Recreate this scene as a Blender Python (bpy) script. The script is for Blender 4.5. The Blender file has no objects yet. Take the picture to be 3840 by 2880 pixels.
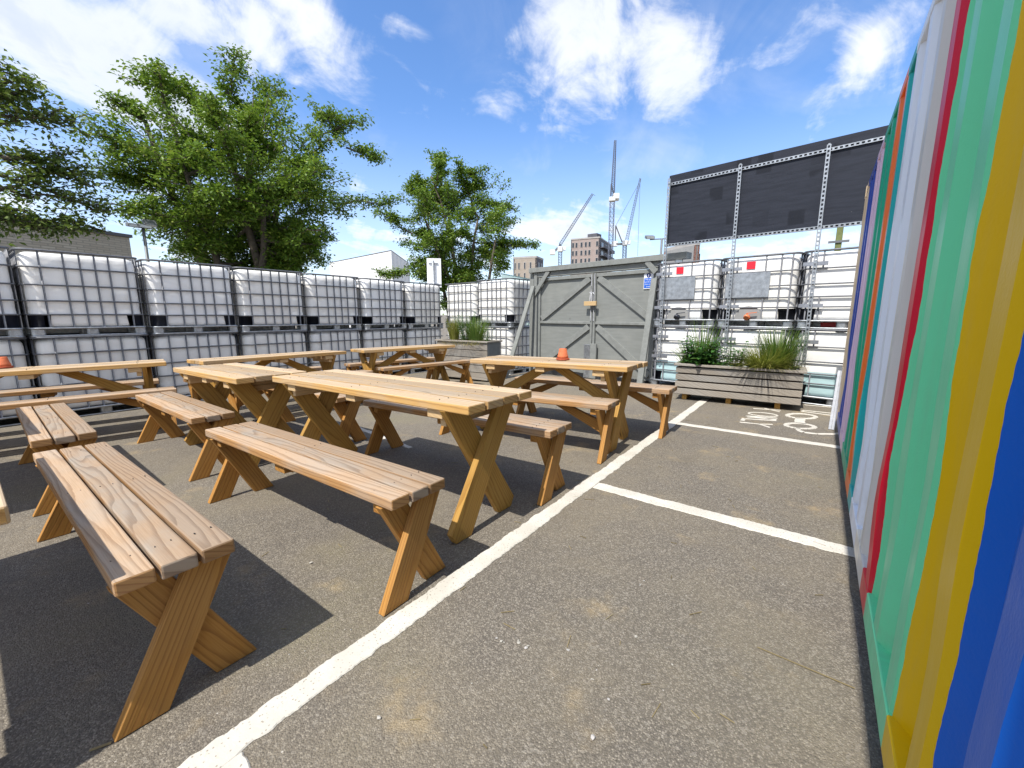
import bpy, bmesh, math, random
import numpy as np
from mathutils import Vector, Matrix
R = math.radians
random.seed(7)
SC = bpy.context.scene
COL = SC.collection

# ------------------------------------------------------------------ camera
HH, PITCH, YAW, FPX = 1.17, R(9.571), R(36.585), 1545.72
cd = bpy.data.cameras.new('camera'); cam = bpy.data.objects.new('camera', cd); COL.objects.link(cam)
cd.sensor_width = 36.0; cd.lens = 36.0 * FPX / 3840.0; cd.clip_start = 0.05; cd.clip_end = 5000
cam.location = (0, 0, HH); cam.rotation_euler = (math.pi / 2 - PITCH, 0, YAW)
SC.camera = cam
_fw = Vector((-math.sin(YAW) * math.cos(PITCH), math.cos(YAW) * math.cos(PITCH), -math.sin(PITCH)))
_rt = Vector((math.cos(YAW), math.sin(YAW), 0)); _up = _rt.cross(_fw)

def ray(px, py):
    return _fw + _rt * ((px - 1920) / FPX) - _up * ((py - 1440) / FPX)

def at(px, py, dist):
    """a real place: DIST metres away (over the ground) in the direction seen at that spot of the photograph"""
    d = ray(px, py); return Vector((0, 0, HH)) + d * (dist / math.hypot(d.x, d.y))

def gz(x, y):
    """height of the yard: it falls gently towards the tanks"""
    return -.02 * min(max(-1.3 - x, 0), 7) * (1 + .07 * min(max(y - 1, 0), 6))

# ------------------------------------------------------------------ helpers
def tag(o, label=None, cat=None, group=None, kind=None):
    if label: o['label'] = label
    if cat: o['category'] = cat
    if group: o['group'] = group
    if kind: o['kind'] = kind
    return o

def empty(name, label, cat, loc=(0, 0, 0), rot=0, group=None, tilt=0):
    o = bpy.data.objects.new(name, None); COL.objects.link(o)
    o.location = loc; o.rotation_euler = (0, tilt, rot); o.empty_display_size = .1
    return tag(o, label, cat, group)

def link(name, bm, mats, parent=None, smooth=False):
    me = bpy.data.meshes.new(name); bm.to_mesh(me); bm.free()
    return linkme(name, me, mats, parent, smooth)

def linkme(name, me, mats, parent=None, smooth=False):
    for m in (mats if isinstance(mats, (list, tuple)) else [mats]): me.materials.append(m)
    if smooth:
        me.polygons.foreach_set('use_smooth', [True] * len(me.polygons))
    o = bpy.data.objects.new(name, me); COL.objects.link(o)
    if parent: o.parent = parent
    return o

def copy_tree(o, parent=None):
    c = o.copy(); COL.objects.link(c); c.parent = parent
    for ch in [x for x in o.children if x is not c]: copy_tree(ch, c)
    return c

def box(bm, lo, hi, mi=0, bev=0):
    vs = [bm.verts.new((x, y, z)) for z in (lo[2], hi[2]) for y in (lo[1], hi[1]) for x in (lo[0], hi[0])]
    fs = [bm.faces.new([vs[i] for i in f]) for f in ((0, 2, 3, 1), (4, 5, 7, 6), (0, 1, 5, 4), (2, 6, 7, 3), (0, 4, 6, 2), (1, 3, 7, 5))]
    for f in fs: f.material_index = mi
    if bev:
        es = list({e for f in fs for e in f.edges})
        bmesh.ops.bevel(bm, geom=es, offset=bev, segments=1, affect='EDGES', profile=.5)
    return fs

def bar(bm, a, b, w, t, up=(0, 0, 1), mi=0):
    """a rectangular bar from a to b, w wide (sideways), t thick (along up)"""
    a, b = Vector(a), Vector(b); l = (b - a).normalized(); u = Vector(up)
    s = l.cross(u)
    if s.length < 1e-5: s = l.cross(Vector((1, 0, 0)))
    s.normalize(); u = s.cross(l)
    vs = [bm.verts.new(p + s * (i * w / 2) + u * (j * t / 2)) for p in (a, b) for i, j in ((-1, -1), (1, -1), (1, 1), (-1, 1))]
    for f in ((0, 1, 2, 3), (7, 6, 5, 4), (0, 4, 5, 1), (1, 5, 6, 2), (2, 6, 7, 3), (3, 7, 4, 0)):
        bm.faces.new([vs[i] for i in f]).material_index = mi

def tube(bm, pts, r, n=6, closed=False, mi=0, smooth=True):
    pts = [Vector(p) for p in pts]; rings = []
    m = len(pts)
    for i, p in enumerate(pts):
        if closed: t = pts[(i + 1) % m] - pts[i - 1]
        else: t = pts[min(i + 1, m - 1)] - pts[max(i - 1, 0)]
        t.normalize()
        a = t.cross(Vector((0, 0, 1)))
        if a.length < .05: a = t.cross(Vector((1, 0, 0)))
        a.normalize(); b = t.cross(a)
        rr = r[i] if isinstance(r, (list, tuple)) else r
        rings.append([bm.verts.new(p + (a * math.cos(k * 2 * math.pi / n) + b * math.sin(k * 2 * math.pi / n)) * rr) for k in range(n)])
    for i in range(m if closed else m - 1):
        A, B = rings[i], rings[(i + 1) % m]
        for k in range(n):
            f = bm.faces.new((A[k], A[(k + 1) % n], B[(k + 1) % n], B[k])); f.material_index = mi; f.smooth = smooth
    if not closed:
        for rg in (rings[0], rings[-1]):
            try: bm.faces.new(rg).material_index = mi
            except ValueError: pass

def lathe(bm, prof, n=24, mi=0, c=(0, 0, 0)):
    rings = [[bm.verts.new((c[0] + r * math.cos(k * 2 * math.pi / n), c[1] + r * math.sin(k * 2 * math.pi / n), c[2] + z)) for k in range(n)] for r, z in prof]
    for A, B in zip(rings, rings[1:]):
        for k in range(n):
            f = bm.faces.new((A[k], A[(k + 1) % n], B[(k + 1) % n], B[k])); f.smooth = True; f.material_index = mi
    for rg in (rings[0], rings[-1]):
        bm.faces.new(rg).material_index = mi

# ------------------------------------------------------------------ materials
class NT:
    def __init__(s, name):
        s.m = bpy.data.materials.new(name); s.m.use_nodes = True; s.t = s.m.node_tree; s.n = s.t.nodes
        s.b = s.n['Principled BSDF']; s.out = s.n['Material Output']
    def add(s, typ, **kw):
        x = s.n.new(typ)
        for k, v in kw.items(): setattr(x, k, v)
        return x
    def put(s, sock, v):
        if hasattr(v, 'is_linked') or isinstance(v, bpy.types.NodeSocket): s.t.links.new(v, sock)
        elif v is not None: sock.default_value = v
    def math(s, op, a, b=None, c=None, clamp=False):
        x = s.add('ShaderNodeMath', operation=op, use_clamp=clamp); s.put(x.inputs[0], a)
        if b is not None: s.put(x.inputs[1], b)
        if c is not None: s.put(x.inputs[2], c)
        return x.outputs[0]
    def vmath(s, op, a, b=None):
        x = s.add('ShaderNodeVectorMath', operation=op); s.put(x.inputs[0], a)
        if b is not None: s.put(x.inputs[1], b)
        return x.outputs['Value'] if op in ('DOT_PRODUCT', 'LENGTH') else x.outputs[0]
    def noise(s, vec, scale, detail=2, rough=.5, dist=0, dim='3D'):
        x = s.add('ShaderNodeTexNoise', noise_dimensions=dim); s.put(x.inputs['Vector'], vec); s.put(x.inputs['Scale'], scale)
        x.inputs['Detail'].default_value = detail; x.inputs['Roughness'].default_value = rough; x.inputs['Distortion'].default_value = dist
        return x.outputs['Fac']
    def vor(s, vec, scale, feature='F1', out='Distance'):
        x = s.add('ShaderNodeTexVoronoi', feature=feature); s.put(x.inputs['Vector'], vec); s.put(x.inputs['Scale'], scale)
        return x.outputs[out]
    def mix(s, f, a, b, mode='MIX'):
        x = s.add('ShaderNodeMix', data_type='RGBA', blend_type=mode); s.put(x.inputs[0], f)
        s.put(x.inputs[6], a if not isinstance(a, tuple) else (*a[:3], 1)); s.put(x.inputs[7], b if not isinstance(b, tuple) else (*b[:3], 1))
        return x.outputs[2]
    def rng(s, v, a, b, c=0., d=1., smooth=True):
        x = s.add('ShaderNodeMapRange', interpolation_type='SMOOTHSTEP' if smooth else 'LINEAR'); s.put(x.inputs[0], v)
        for i, q in enumerate((a, b, c, d)): s.put(x.inputs[1 + i], q)
        return x.outputs[0]
    def xyz(s, x, y, z=0.):
        c = s.add('ShaderNodeCombineXYZ'); s.put(c.inputs[0], x); s.put(c.inputs[1], y); s.put(c.inputs[2], z); return c.outputs[0]
    def sep(s, v):
        c = s.add('ShaderNodeSeparateXYZ'); s.put(c.inputs[0], v); return c.outputs
    def coord(s, o='Object'): return s.add('ShaderNodeTexCoord').outputs[o]
    def isl(s): return s.add('ShaderNodeNewGeometry').outputs['Random Per Island']
    def bump(s, h, st=.3, dist=.01):
        x = s.add('ShaderNodeBump'); x.inputs['Strength'].default_value = st; x.inputs['Distance'].default_value = dist
        s.put(x.inputs['Height'], h); s.t.links.new(x.outputs[0], s.b.inputs['Normal'])
    def base(s, c): s.put(s.b.inputs['Base Color'], c if not isinstance(c, tuple) else (*c[:3], 1))
    def set(s, rough=None, metal=None, spec=None):
        if rough is not None: s.put(s.b.inputs['Roughness'], rough)
        if metal is not None: s.put(s.b.inputs['Metallic'], metal)
        if spec is not None: s.put(s.b.inputs['Specular IOR Level'], spec)

def plain(name, col, rough=.6, metal=0., var=.12, scale=9, bump=0., spec=None):
    t = NT(name); o = t.coord(); n = t.noise(o, scale, 4, .6); n2 = t.noise(o, scale * 7, 2)
    f = t.math('ADD', t.math('MULTIPLY', n, .7), t.math('MULTIPLY', n2, .3))
    lo = tuple(c * (1 - var) for c in col); hi = tuple(min(1, c * (1 + var)) for c in col)
    t.base(t.mix(t.rng(f, .3, .7), lo, hi)); t.set(rough, metal, spec)
    if bump: t.bump(n2, bump, .004)
    return t.m

def wood(name, light, dark, grey=(.36, .31, .26), greyamt=.5, ring=11., rough=.72, tint=.25, contrast=.75, side=None, sidedark=None):
    """sawn softwood: growth rings as contour lines of a stretched noise, fibre, knots, weathering; one tone per board"""
    t = NT(name); uv = t.sep(t.coord('UV')); r = t.isl()
    l = t.math('ADD', uv[0], t.math('MULTIPLY', r, 37.)); w = t.math('ADD', uv[1], t.math('MULTIPLY', r, 91.))
    low = t.noise(t.xyz(t.math('MULTIPLY', l, .75), t.math('MULTIPLY', w, 8.), t.math('MULTIPLY', r, 11.)), 1., 1.5, .4)
    wob = t.noise(t.xyz(t.math('MULTIPLY', l, 9.), t.math('MULTIPLY', w, 30.)), 1., 2, .5)
    kv = t.xyz(t.math('MULTIPLY', l, 1.7), t.math('MULTIPLY', w, 8.))
    kvn = t.add('ShaderNodeTexVoronoi', feature='F1'); t.put(kvn.inputs['Vector'], kv); kvn.inputs['Scale'].default_value = 1.
    kd = t.math('ADD', kvn.outputs['Distance'], t.math('MULTIPLY', t.math('GREATER_THAN', t.sep(kvn.outputs['Color'])[0], .30), 1.))
    kn = t.rng(kd, .0, .34, 1., 0.)
    ph = t.math('ADD', t.math('MULTIPLY', low, t.math('MULTIPLY_ADD', r, ring * .55, ring * .45)), t.math('MULTIPLY', kn, 1.3))
    ph = t.math('ADD', t.math('MULTIPLY_ADD', wob, .35, ph), t.math('MULTIPLY', w, 42.))
    fr = t.math('FRACT', ph)
    line = t.math('MULTIPLY', t.rng(fr, .45, .94), t.rng(fr, .94, 1., 1., 0.))
    fib = t.noise(t.xyz(t.math('MULTIPLY', l, 5.), t.math('MULTIPLY', w, 240.)), 1., 2, .6)
    blot = t.noise(t.xyz(t.math('MULTIPLY', l, 2.2), t.math('MULTIPLY', w, 4.5), r), 1., 4, .6)
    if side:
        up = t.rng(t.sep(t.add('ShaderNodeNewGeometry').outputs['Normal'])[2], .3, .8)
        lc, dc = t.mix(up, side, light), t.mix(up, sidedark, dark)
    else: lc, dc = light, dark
    c = t.mix(t.math('MULTIPLY', line, contrast), lc, dc)
    c = t.mix(t.math('MULTIPLY', t.rng(fib, .35, .75), .30), c, dc)
    gr = t.math('MULTIPLY', t.rng(blot, .38, .66), t.math('MULTIPLY', t.rng(t.math('FRACT', t.math('MULTIPLY', r, 7.3)), 0., 1., .35, 1.25, False), greyamt))
    gcol = t.mix(t.math('MULTIPLY', line, .6), grey, tuple(g * .45 for g in grey))
    c = t.mix(gr, c, gcol)
    knc = t.rng(kd, .03, .085, 1., 0.)
    c = t.mix(t.math('MULTIPLY', knc, .8), c, tuple(d * .35 for d in dark))
    tone = t.math('MULTIPLY_ADD', t.math('FRACT', t.math('MULTIPLY', r, 13.7)), tint * 2, 1 - tint)
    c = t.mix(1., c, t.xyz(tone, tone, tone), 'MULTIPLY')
    t.base(c); t.set(t.rng(fib, .2, .8, rough - .12, rough + .12), spec=.3)
    t.bump(t.math('ADD', t.math('MULTIPLY', line, -.6), t.math('MULTIPLY', fib, .5)), .35, .003)
    return t.m

M = {}
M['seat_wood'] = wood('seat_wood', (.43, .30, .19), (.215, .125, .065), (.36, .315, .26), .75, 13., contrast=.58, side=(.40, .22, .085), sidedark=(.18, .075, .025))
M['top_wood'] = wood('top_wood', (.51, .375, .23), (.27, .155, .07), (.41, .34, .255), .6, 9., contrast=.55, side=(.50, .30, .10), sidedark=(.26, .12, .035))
M['leg_wood'] = wood('leg_wood', (.40, .225, .05), (.20, .09, .016), (.30, .205, .085), .4, 8., contrast=.55)
M['bench_leg_wood'] = wood('bench_leg_wood', (.36, .175, .038), (.18, .07, .014), (.26, .165, .075), .4, 10., contrast=.6)
M['planter_wood'] = wood('planter_wood', (.27, .24, .20), (.17, .145, .12), (.30, .29, .27), .8, 7., contrast=.5, tint=.15)
M['pale_wood'] = wood('pale_wood', (.47, .33, .17), (.32, .2, .09), greyamt=.1, contrast=.4)
M['steel'] = plain('steel', (.36, .37, .40), .42, .85, .22, 14)
M['cage_steel'] = plain('cage_steel', (.125, .13, .145), .55, .35, .25, 20)
M['galv'] = plain('galv', (.40, .42, .44), .42, .85, .28, 18)
M['black_plastic'] = plain('black_plastic', (.016, .02, .036), .45, 0, .3, 8)
M['dark_rubber'] = plain('dark_rubber', (.02, .02, .022), .5, 0, .5, 6, .4)
M['white_metal'] = plain('white_metal', (.72, .73, .74), .28, .55, .15, 14)
M['red_label'] = plain('red_label', (.72, .012, .03), .5, 0, .06)
M['orange_plastic'] = plain('orange_plastic', (.62, .17, .06), .45)
M['terracotta'] = plain('terracotta', (.50, .125, .045), .8, 0, .18, 30, .2)
M['terracotta_dark'] = plain('terracotta_dark', (.36, .075, .03), .8, 0, .18, 30, .2)
M['soil'] = plain('soil', (.06, .042, .03), .95, 0, .4, 40, .6)
M['lamp_grey'] = plain('lamp_grey', (.16, .17, .18), .5, .3)
M['lamp_glass'] = plain('lamp_glass', (.55, .58, .6), .15, .2)
M['sign_white'] = plain('sign_white', (.74, .75, .78), .5, 0, .05)
M['sign_blue'] = plain('sign_blue', (.015, .12, .55), .5, 0, .08)
M['navy'] = plain('navy', (.012, .03, .16), .5, 0, .08)
M['green_post'] = plain('green_post', (.14, .16, .055), .8, 0, .2)
M['red_crate'] = plain('red_crate', (.45, .015, .02), .5, 0, .1)
M['dark_glass'] = plain('dark_glass', (.03, .035, .045), .15, 0, .3)
M['roof_dark'] = plain('roof_dark', (.08, .08, .09), .8)
M['chip'] = plain('chip', (.36, .34, .30), .8)

def gate_paint():
    t = NT('gate_paint'); o = t.coord(); s = t.sep(o)
    grain = t.noise(t.xyz(t.math('MULTIPLY', s[0], 3.), s[1], t.math('MULTIPLY', s[2], 22.)), 1., 4, .6)
    big = t.noise(o, 1.6, 4, .6); spot = t.rng(t.vor(o, 2.6), .02, .09, 1., 0.)
    c = t.mix(t.rng(grain, .3, .7), (.175, .184, .174), (.208, .217, .206))
    c = t.mix(t.math('MULTIPLY', t.rng(big, .45, .75), .35), c, (.28, .285, .262))
    c = t.mix(t.math('MULTIPLY', spot, .6), c, (.085, .09, .085))
    foot = t.math('MULTIPLY', t.rng(s[2], .45, -.1, 0., 1.), t.rng(t.noise(o, 5., 4, .7), .35, .7)); c = t.mix(t.math('MULTIPLY', foot, .5), c, (.13, .115, .09))
    r = t.isl(); k = t.math('MULTIPLY_ADD', r, .2, .9)
    t.base(t.mix(1., c, t.xyz(k, k, k), 'MULTIPLY')); t.set(.72, spec=.3); t.bump(grain, .25, .004); return t.m
M['gate_paint'] = gate_paint()
M['gate_frame'] = plain('gate_frame', (.198, .207, .196), .7, 0, .14, 12, .2)
M['planter_end'] = plain('planter_end', (.13, .145, .155), .7, 0, .1)

def board_mat():
    t = NT('board_black'); o = t.coord(); s = t.sep(o)
    st = t.noise(t.xyz(t.math('MULTIPLY', s[0], 3.), s[1], t.math('MULTIPLY', s[2], 30.)), 1., 5, .65)
    cell = t.noise(o, 1.7, 2, .4); sq = t.add('ShaderNodeTexVoronoi', feature='F1', distance='CHEBYCHEV'); t.put(sq.inputs['Vector'], t.xyz(s[0], 0., s[2])); sq.inputs['Scale'].default_value = 2.6
    patch = t.math('MULTIPLY', t.rng(sq.outputs['Distance'], .20, .26, 1., 0.), t.rng(cell, .42, .50))
    c = t.mix(t.rng(st, .3, .7), (.017, .020, .029), (.028, .032, .045))
    c = t.mix(t.math('MULTIPLY', patch, .6), c, (.006, .0075, .012))
    ch = t.rng(t.vor(o, 6.), .0, .035, 1., 0.); c = t.mix(t.math('MULTIPLY', ch, .6), c, (.2, .2, .2))
    t.base(c); t.set(t.rng(st, .3, .7, .55, .75), spec=.18); t.bump(st, .2, .003); return t.m
M['board'] = board_mat()

def bottle(name, water=None):
    t = NT(name); o = t.coord(); s = t.sep(o)
    wv = t.noise(t.xyz(t.math('MULTIPLY', s[0], 3.), t.math('MULTIPLY', s[1], 3.), t.math('MULTIPLY', s[2], 5.)), 1., 2, .5)
    stain = t.noise(t.xyz(t.math('MULTIPLY', s[0], 9.), t.math('MULTIPLY', s[1], 9.), t.math('MULTIPLY', s[2], 1.1)), 1., 4, .65)
    oi = t.add('ShaderNodeObjectInfo').outputs['Random']
    c = t.mix(t.rng(oi, 0, 1, 0, 1, False), (.90, .90, .89), (.90, .885, .84))
    c = t.mix(t.math('MULTIPLY', t.rng(stain, .50, .8), t.math('MULTIPLY_ADD', oi, .24, .03)), c, (.50, .47, .42))
    if water is not None:
        lv = t.math('LESS_THAN', s[2], water); c = t.mix(lv, c, (.47, .66, .69))
    t.base(c); t.set(.32, spec=.45)
    try:
        t.b.inputs['Subsurface Weight'].default_value = .0
    except KeyError: pass
    t.bump(wv, .38, .05)
    # light comes through the thin polyethylene
    tr = t.add('ShaderNodeBsdfTranslucent'); t.put(tr.inputs['Color'], c); mx = t.add('ShaderNodeMixShader'); mx.inputs[0].default_value = .10
    t.t.links.new(t.b.outputs[0], mx.inputs[1]); t.t.links.new(tr.outputs[0], mx.inputs[2]); t.t.links.new(mx.outputs[0], t.out.inputs['Surface'])
    return t.m
M['bottle'] = bottle('bottle_white'); M['bottle_water'] = bottle('bottle_water', .43)

def asphalt():
    t = NT('asphalt'); o = t.coord(); s = t.sep(o); p = t.xyz(s[0], s[1], 0.)
    vc = t.add('ShaderNodeTexVoronoi', feature='F1'); t.put(vc.inputs['Vector'], p); vc.inputs['Scale'].default_value = 205.
    cell = t.sep(vc.outputs['Color']); vd = vc.outputs['Distance']
    v2 = t.add('ShaderNodeTexVoronoi', feature='F1'); t.put(v2.inputs['Vector'], p); v2.inputs['Scale'].default_value = 120.; cell2 = t.sep(v2.outputs['Color'])
    fine = t.noise(p, 420., 3, .7); mid = t.noise(p, 22., 4, .65); big = t.noise(p, 1.1, 5, .62); big2 = t.noise(p, .55, 4, .6)
    v = t.math('POWER', cell[0], 2.2)
    c = t.mix(v, (.082, .071, .056), (.40, .355, .285))
    c = t.mix(t.math('MULTIPLY', t.rng(vd, .36, .64), .55), c, (.040, .035, .030))
    c = t.mix(t.math('MULTIPLY', t.math('GREATER_THAN', cell2[0], .91), .45), c, (.36, .33, .28))
    c = t.mix(t.math('MULTIPLY', t.math('LESS_THAN', cell2[1], .16), .55), c, (.035, .03, .027))
    c = t.mix(.38, c, (.188, .166, .136))
    c = t.mix(t.math('MULTIPLY', t.rng(big, .38, .66), .42), c, t.mix(cell[1], (.15, .125, .085), (.29, .245, .17)))
    c = t.mix(t.math('MULTIPLY', t.rng(mid, .56, .8), .35), c, (.075, .068, .06))
    c = t.mix(t.math('MULTIPLY', t.rng(fine, .5, .8), .25), c, (.30, .27, .23))
    big3 = t.noise(p, 2.6, 4, .6)
    sand = t.math('MULTIPLY', t.rng(big3, .56, .72), t.rng(mid, .25, .6)); c = t.mix(t.math('MULTIPLY', sand, .42), c, (.40, .30, .16))
    moss = t.math('MULTIPLY', t.rng(big2, .56, .70), t.rng(cell[2], .1, .7)); c = t.mix(t.math('MULTIPLY', moss, .30), c, (.17, .165, .07))
    dk = t.rng(t.noise(p, .9, 5, .65, .8), .58, .72); c = t.mix(t.math('MULTIPLY', dk, .28), c, (.085, .076, .066))
    ch = t.math('MULTIPLY', t.math('LESS_THAN', t.vor(p, 19.), .055), t.math('GREATER_THAN', t.noise(p, 3.3, 2), .5))
    c = t.mix(t.math('MULTIPLY', ch, .7), c, (.48, .45, .40))
    t.base(c); t.set(t.rng(cell[1], 0, 1, .65, .95, False), spec=.3)
    t.bump(t.math('ADD', t.math('MULTIPLY', vd, -.8), t.math('MULTIPLY', fine, .5)), .7, .005); return t.m
M['asphalt'] = asphalt()

def paint_line():
    t = NT('road_paint'); o = t.coord(); n = t.noise(o, 40., 4, .7); big = t.noise(o, 5., 3, .6)
    pit = t.math('MULTIPLY', t.rng(t.vor(o, 85.), .12, .30, 1., 0.), t.rng(n, .38, .52))
    c = t.mix(t.rng(big, .3, .7), (.47, .445, .385), (.56, .53, .47)); c = t.mix(t.math('MULTIPLY', pit, .85), c, (.20, .17, .13))
    c = t.mix(t.math('MULTIPLY', t.rng(n, .58, .72), .5), c, (.45, .40, .31))
    t.base(c); t.set(.75); t.bump(n, .4, .004); return t.m
M['paint'] = paint_line()

def leafmat(name, a, b, c3, trans=.35, rough=.45):
    t = NT(name); r = t.isl(); n = t.noise(t.coord(), .9, 2)
    f = t.math('ADD', t.math('MULTIPLY', r, .75), t.math('MULTIPLY', n, .3))
    c = t.mix(t.rng(f, .15, .65), a, b); c = t.mix(t.rng(r, .82, 1.), c, c3)
    t.base(c); t.set(rough, spec=.4)
    tr = t.add('ShaderNodeBsdfTranslucent'); t.put(tr.inputs['Color'], t.mix(.5, c, (.20, .30, .03))); mx = t.add('ShaderNodeMixShader'); mx.inputs[0].default_value = trans
    t.t.links.new(t.b.outputs[0], mx.inputs[1]); t.t.links.new(tr.outputs[0], mx.inputs[2]); t.t.links.new(mx.outputs[0], t.out.inputs['Surface'])
    return t.m
M['leaf'] = leafmat('tree_leaf', (.055, .125, .014), (.16, .26, .032), (.30, .36, .06))
M['leaf_b'] = leafmat('tree_leaf_dull', (.055, .10, .025), (.15, .205, .05), (.26, .28, .09))
M['herb'] = leafmat('herb_leaf', (.026, .09, .022), (.06, .17, .035), (.10, .22, .06))
M['reed'] = leafmat('reed_leaf', (.06, .13, .022), (.14, .22, .04), (.28, .30, .09))
M['straw'] = leafmat('straw_leaf', (.15, .17, .03), (.27, .27, .055), (.42, .36, .14))
M['dry'] = leafmat('dry_stem', (.20, .15, .07), (.36, .28, .15), (.45, .38, .24))
M['bark'] = plain('bark', (.10, .082, .062), .9, 0, .4, 12, .8)

def brick(name, c1, c2, mort, sc, bw=.23, rh=.075):
    t = NT(name); s = t.sep(t.coord()); u = t.math('ADD', s[0], s[1])
    b = t.add('ShaderNodeTexBrick'); t.put(b.inputs['Vector'], t.xyz(u, s[2])); b.inputs['Scale'].default_value = sc
    b.inputs['Color1'].default_value = (*c1, 1); b.inputs['Color2'].default_value = (*c2, 1); b.inputs['Mortar'].default_value = (*mort, 1)
    b.inputs['Brick Width'].default_value = bw; b.inputs['Row Height'].default_value = rh; b.inputs['Mortar Size'].default_value = .012
    n = t.noise(t.coord(), .5, 4)
    t.base(t.mix(t.math('MULTIPLY', t.rng(n, .4, .7), .25), b.outputs['Color'], tuple(x * .7 for x in c1))); t.set(.9); return t.m
M['pale_brick'] = brick('pale_brick', (.40, .36, .29), (.32, .28, .22), (.25, .23, .19), .85)
M['tower_brick'] = brick('tower_brick', (.34, .27, .245), (.29, .225, .20), (.31, .27, .25), .2)
M['flat_brick'] = brick('flat_brick', (.36, .31, .26), (.30, .255, .21), (.30, .26, .22), .2)
M['far_grey'] = plain('far_grey', (.27, .27, .265), .8, 0, .12, .6)
M['far_orange'] = plain('far_orange', (.52, .17, .085), .8, 0, .08)
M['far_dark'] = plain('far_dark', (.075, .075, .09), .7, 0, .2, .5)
M['concrete'] = plain('concrete', (.36, .345, .33), .8, 0, .1, 1.)
M['crane_blue'] = plain('crane_blue', (.10, .115, .155), .6, .1)
M['crane_white'] = plain('crane_white', (.72, .72, .70), .6)
M['crane_red'] = plain('crane_red', (.5, .06, .03), .6)
M['cable'] = plain('cable', (.07, .075, .09), .6)
M['teal_roof'] = plain('teal_roof', (.42, .55, .55), .6, 0, .08)
def corr_white():
    t = NT('shed_white'); s = t.sep(t.coord()); u = t.math('ADD', s[0], s[1])
    st = t.math('SINE', t.math('MULTIPLY', u, 21.)); t.base(t.mix(t.rng(st, -1., 1., 0., 1., False), (.66, .66, .66), (.76, .76, .75))); t.set(.6); t.bump(st, .5, .03); return t.m
M['shed_white'] = corr_white()

STR = [(-2.000, (.46, .03, .04)), (-0.300, (.05, .2, .5)), (0.100, (.75, .72, .66)), (0.400, (.26, .58, .86)), (0.630, (.0, .105, .50)), (0.925, (.70, .43, .0)), (1.215, (.15, .66, .345)),
       (1.765, (.62, .004, .028)), (1.945, (.60, .585, .54)), (2.130, (.76, .71, .60)), (2.300, (.74, .78, .84)), (2.710, (.012, .38, .38)), (2.930, (.84, .17, .03)),
       (3.235, (.006, .36, .20)), (3.900, (.70, .50, .63)), (4.360, (.025, .065, .36)), (5.100, (.74, .56, .36))]
def stripes():
    t = NT('container_paint'); o = t.coord(); s = t.sep(o)
    y = t.math('ADD', s[1], t.math('MULTIPLY', t.math('SUBTRACT', t.noise(t.xyz(s[0], 0., s[2]), 7., 3, .6), .5), .012))
    c = (*STR[0][1],)
    cur = None
    for a, col in STR[1:]:
        f = t.math('GREATER_THAN', y, a)
        cur = t.mix(f, cur if cur is not None else c, col)
    dirt = t.noise(t.xyz(t.math('MULTIPLY', s[0], 3.), t.math('MULTIPLY', s[1], 14.), t.math('MULTIPLY', s[2], 1.)), 1., 5, .7)
    cur = t.mix(t.math('MULTIPLY', t.rng(dirt, .55, .85), .16), cur, (.30, .27, .23))
    spk = t.rng(t.vor(t.xyz(t.math('MULTIPLY', s[0], 1.), s[1], t.math('MULTIPLY', s[2], .45)), 7.), .0, .035, 1., 0.)
    cur = t.mix(t.math('MULTIPLY', spk, .55), cur, (.06, .05, .05))
    low = t.math('MULTIPLY', t.rng(s[2], .62, .12, 0., 1.), t.rng(t.noise(t.xyz(s[0], t.math('MULTIPLY', s[1], 9.), t.math('MULTIPLY', s[2], 5.)), 1., 5, .7), .42, .72))
    cur = t.mix(t.math('MULTIPLY', low, .30), cur, (.24, .20, .15))
    t.base(cur); t.set(t.rng(dirt, .3, .8, .36, .52), spec=.26)
    dent = t.noise(o, 2.4, 2, .5); peel = t.noise(o, 160., 2, .5)
    t.bump(t.math('ADD', t.math('MULTIPLY', dent, 1.), t.math('MULTIPLY', peel, .05)), .35, .03); return t.m
M['stripes'] = stripes()

# ------------------------------------------------------------------ world: sky and clouds
SUN = Vector((.003, -.65, 1.)).normalized(); EL = math.asin(SUN.z)
w = bpy.data.worlds.new('World'); SC.world = w; w.use_nodes = True
W = NT.__new__(NT); W.t = w.node_tree; W.n = W.t.nodes
bg = W.n['Background']
sky = W.add('ShaderNodeTexSky', sky_type='NISHITA'); sky.sun_disc = False; sky.sun_elevation = EL
sky.sun_rotation = math.atan2(SUN.x, SUN.y); sky.air_density = 1.; sky.dust_density = .6; sky.ozone_density = 2.2; sky.altitude = 0
dr = W.vmath('NORMALIZE', W.coord('Generated')); ds = W.sep(dr)
zc = W.math('ADD', W.math('MAXIMUM', ds[2], 0.), .10)
pl = W.xyz(W.math('DIVIDE', ds[0], zc), W.math('DIVIDE', ds[1], zc), 0.)
rot = W.add('ShaderNodeMapping'); W.put(rot.inputs[0], pl); rot.inputs['Rotation'].default_value = (0, 0, R(-25)); rot.inputs['Scale'].default_value = (1.0, .62, 1)
nA = W.noise(rot.outputs[0], 2.6, 9, .6, .5); nB = W.noise(rot.outputs[0], .75, 5, .55, .9)
nC = W.noise(dr, 7., 8, .62, .6)
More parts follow.
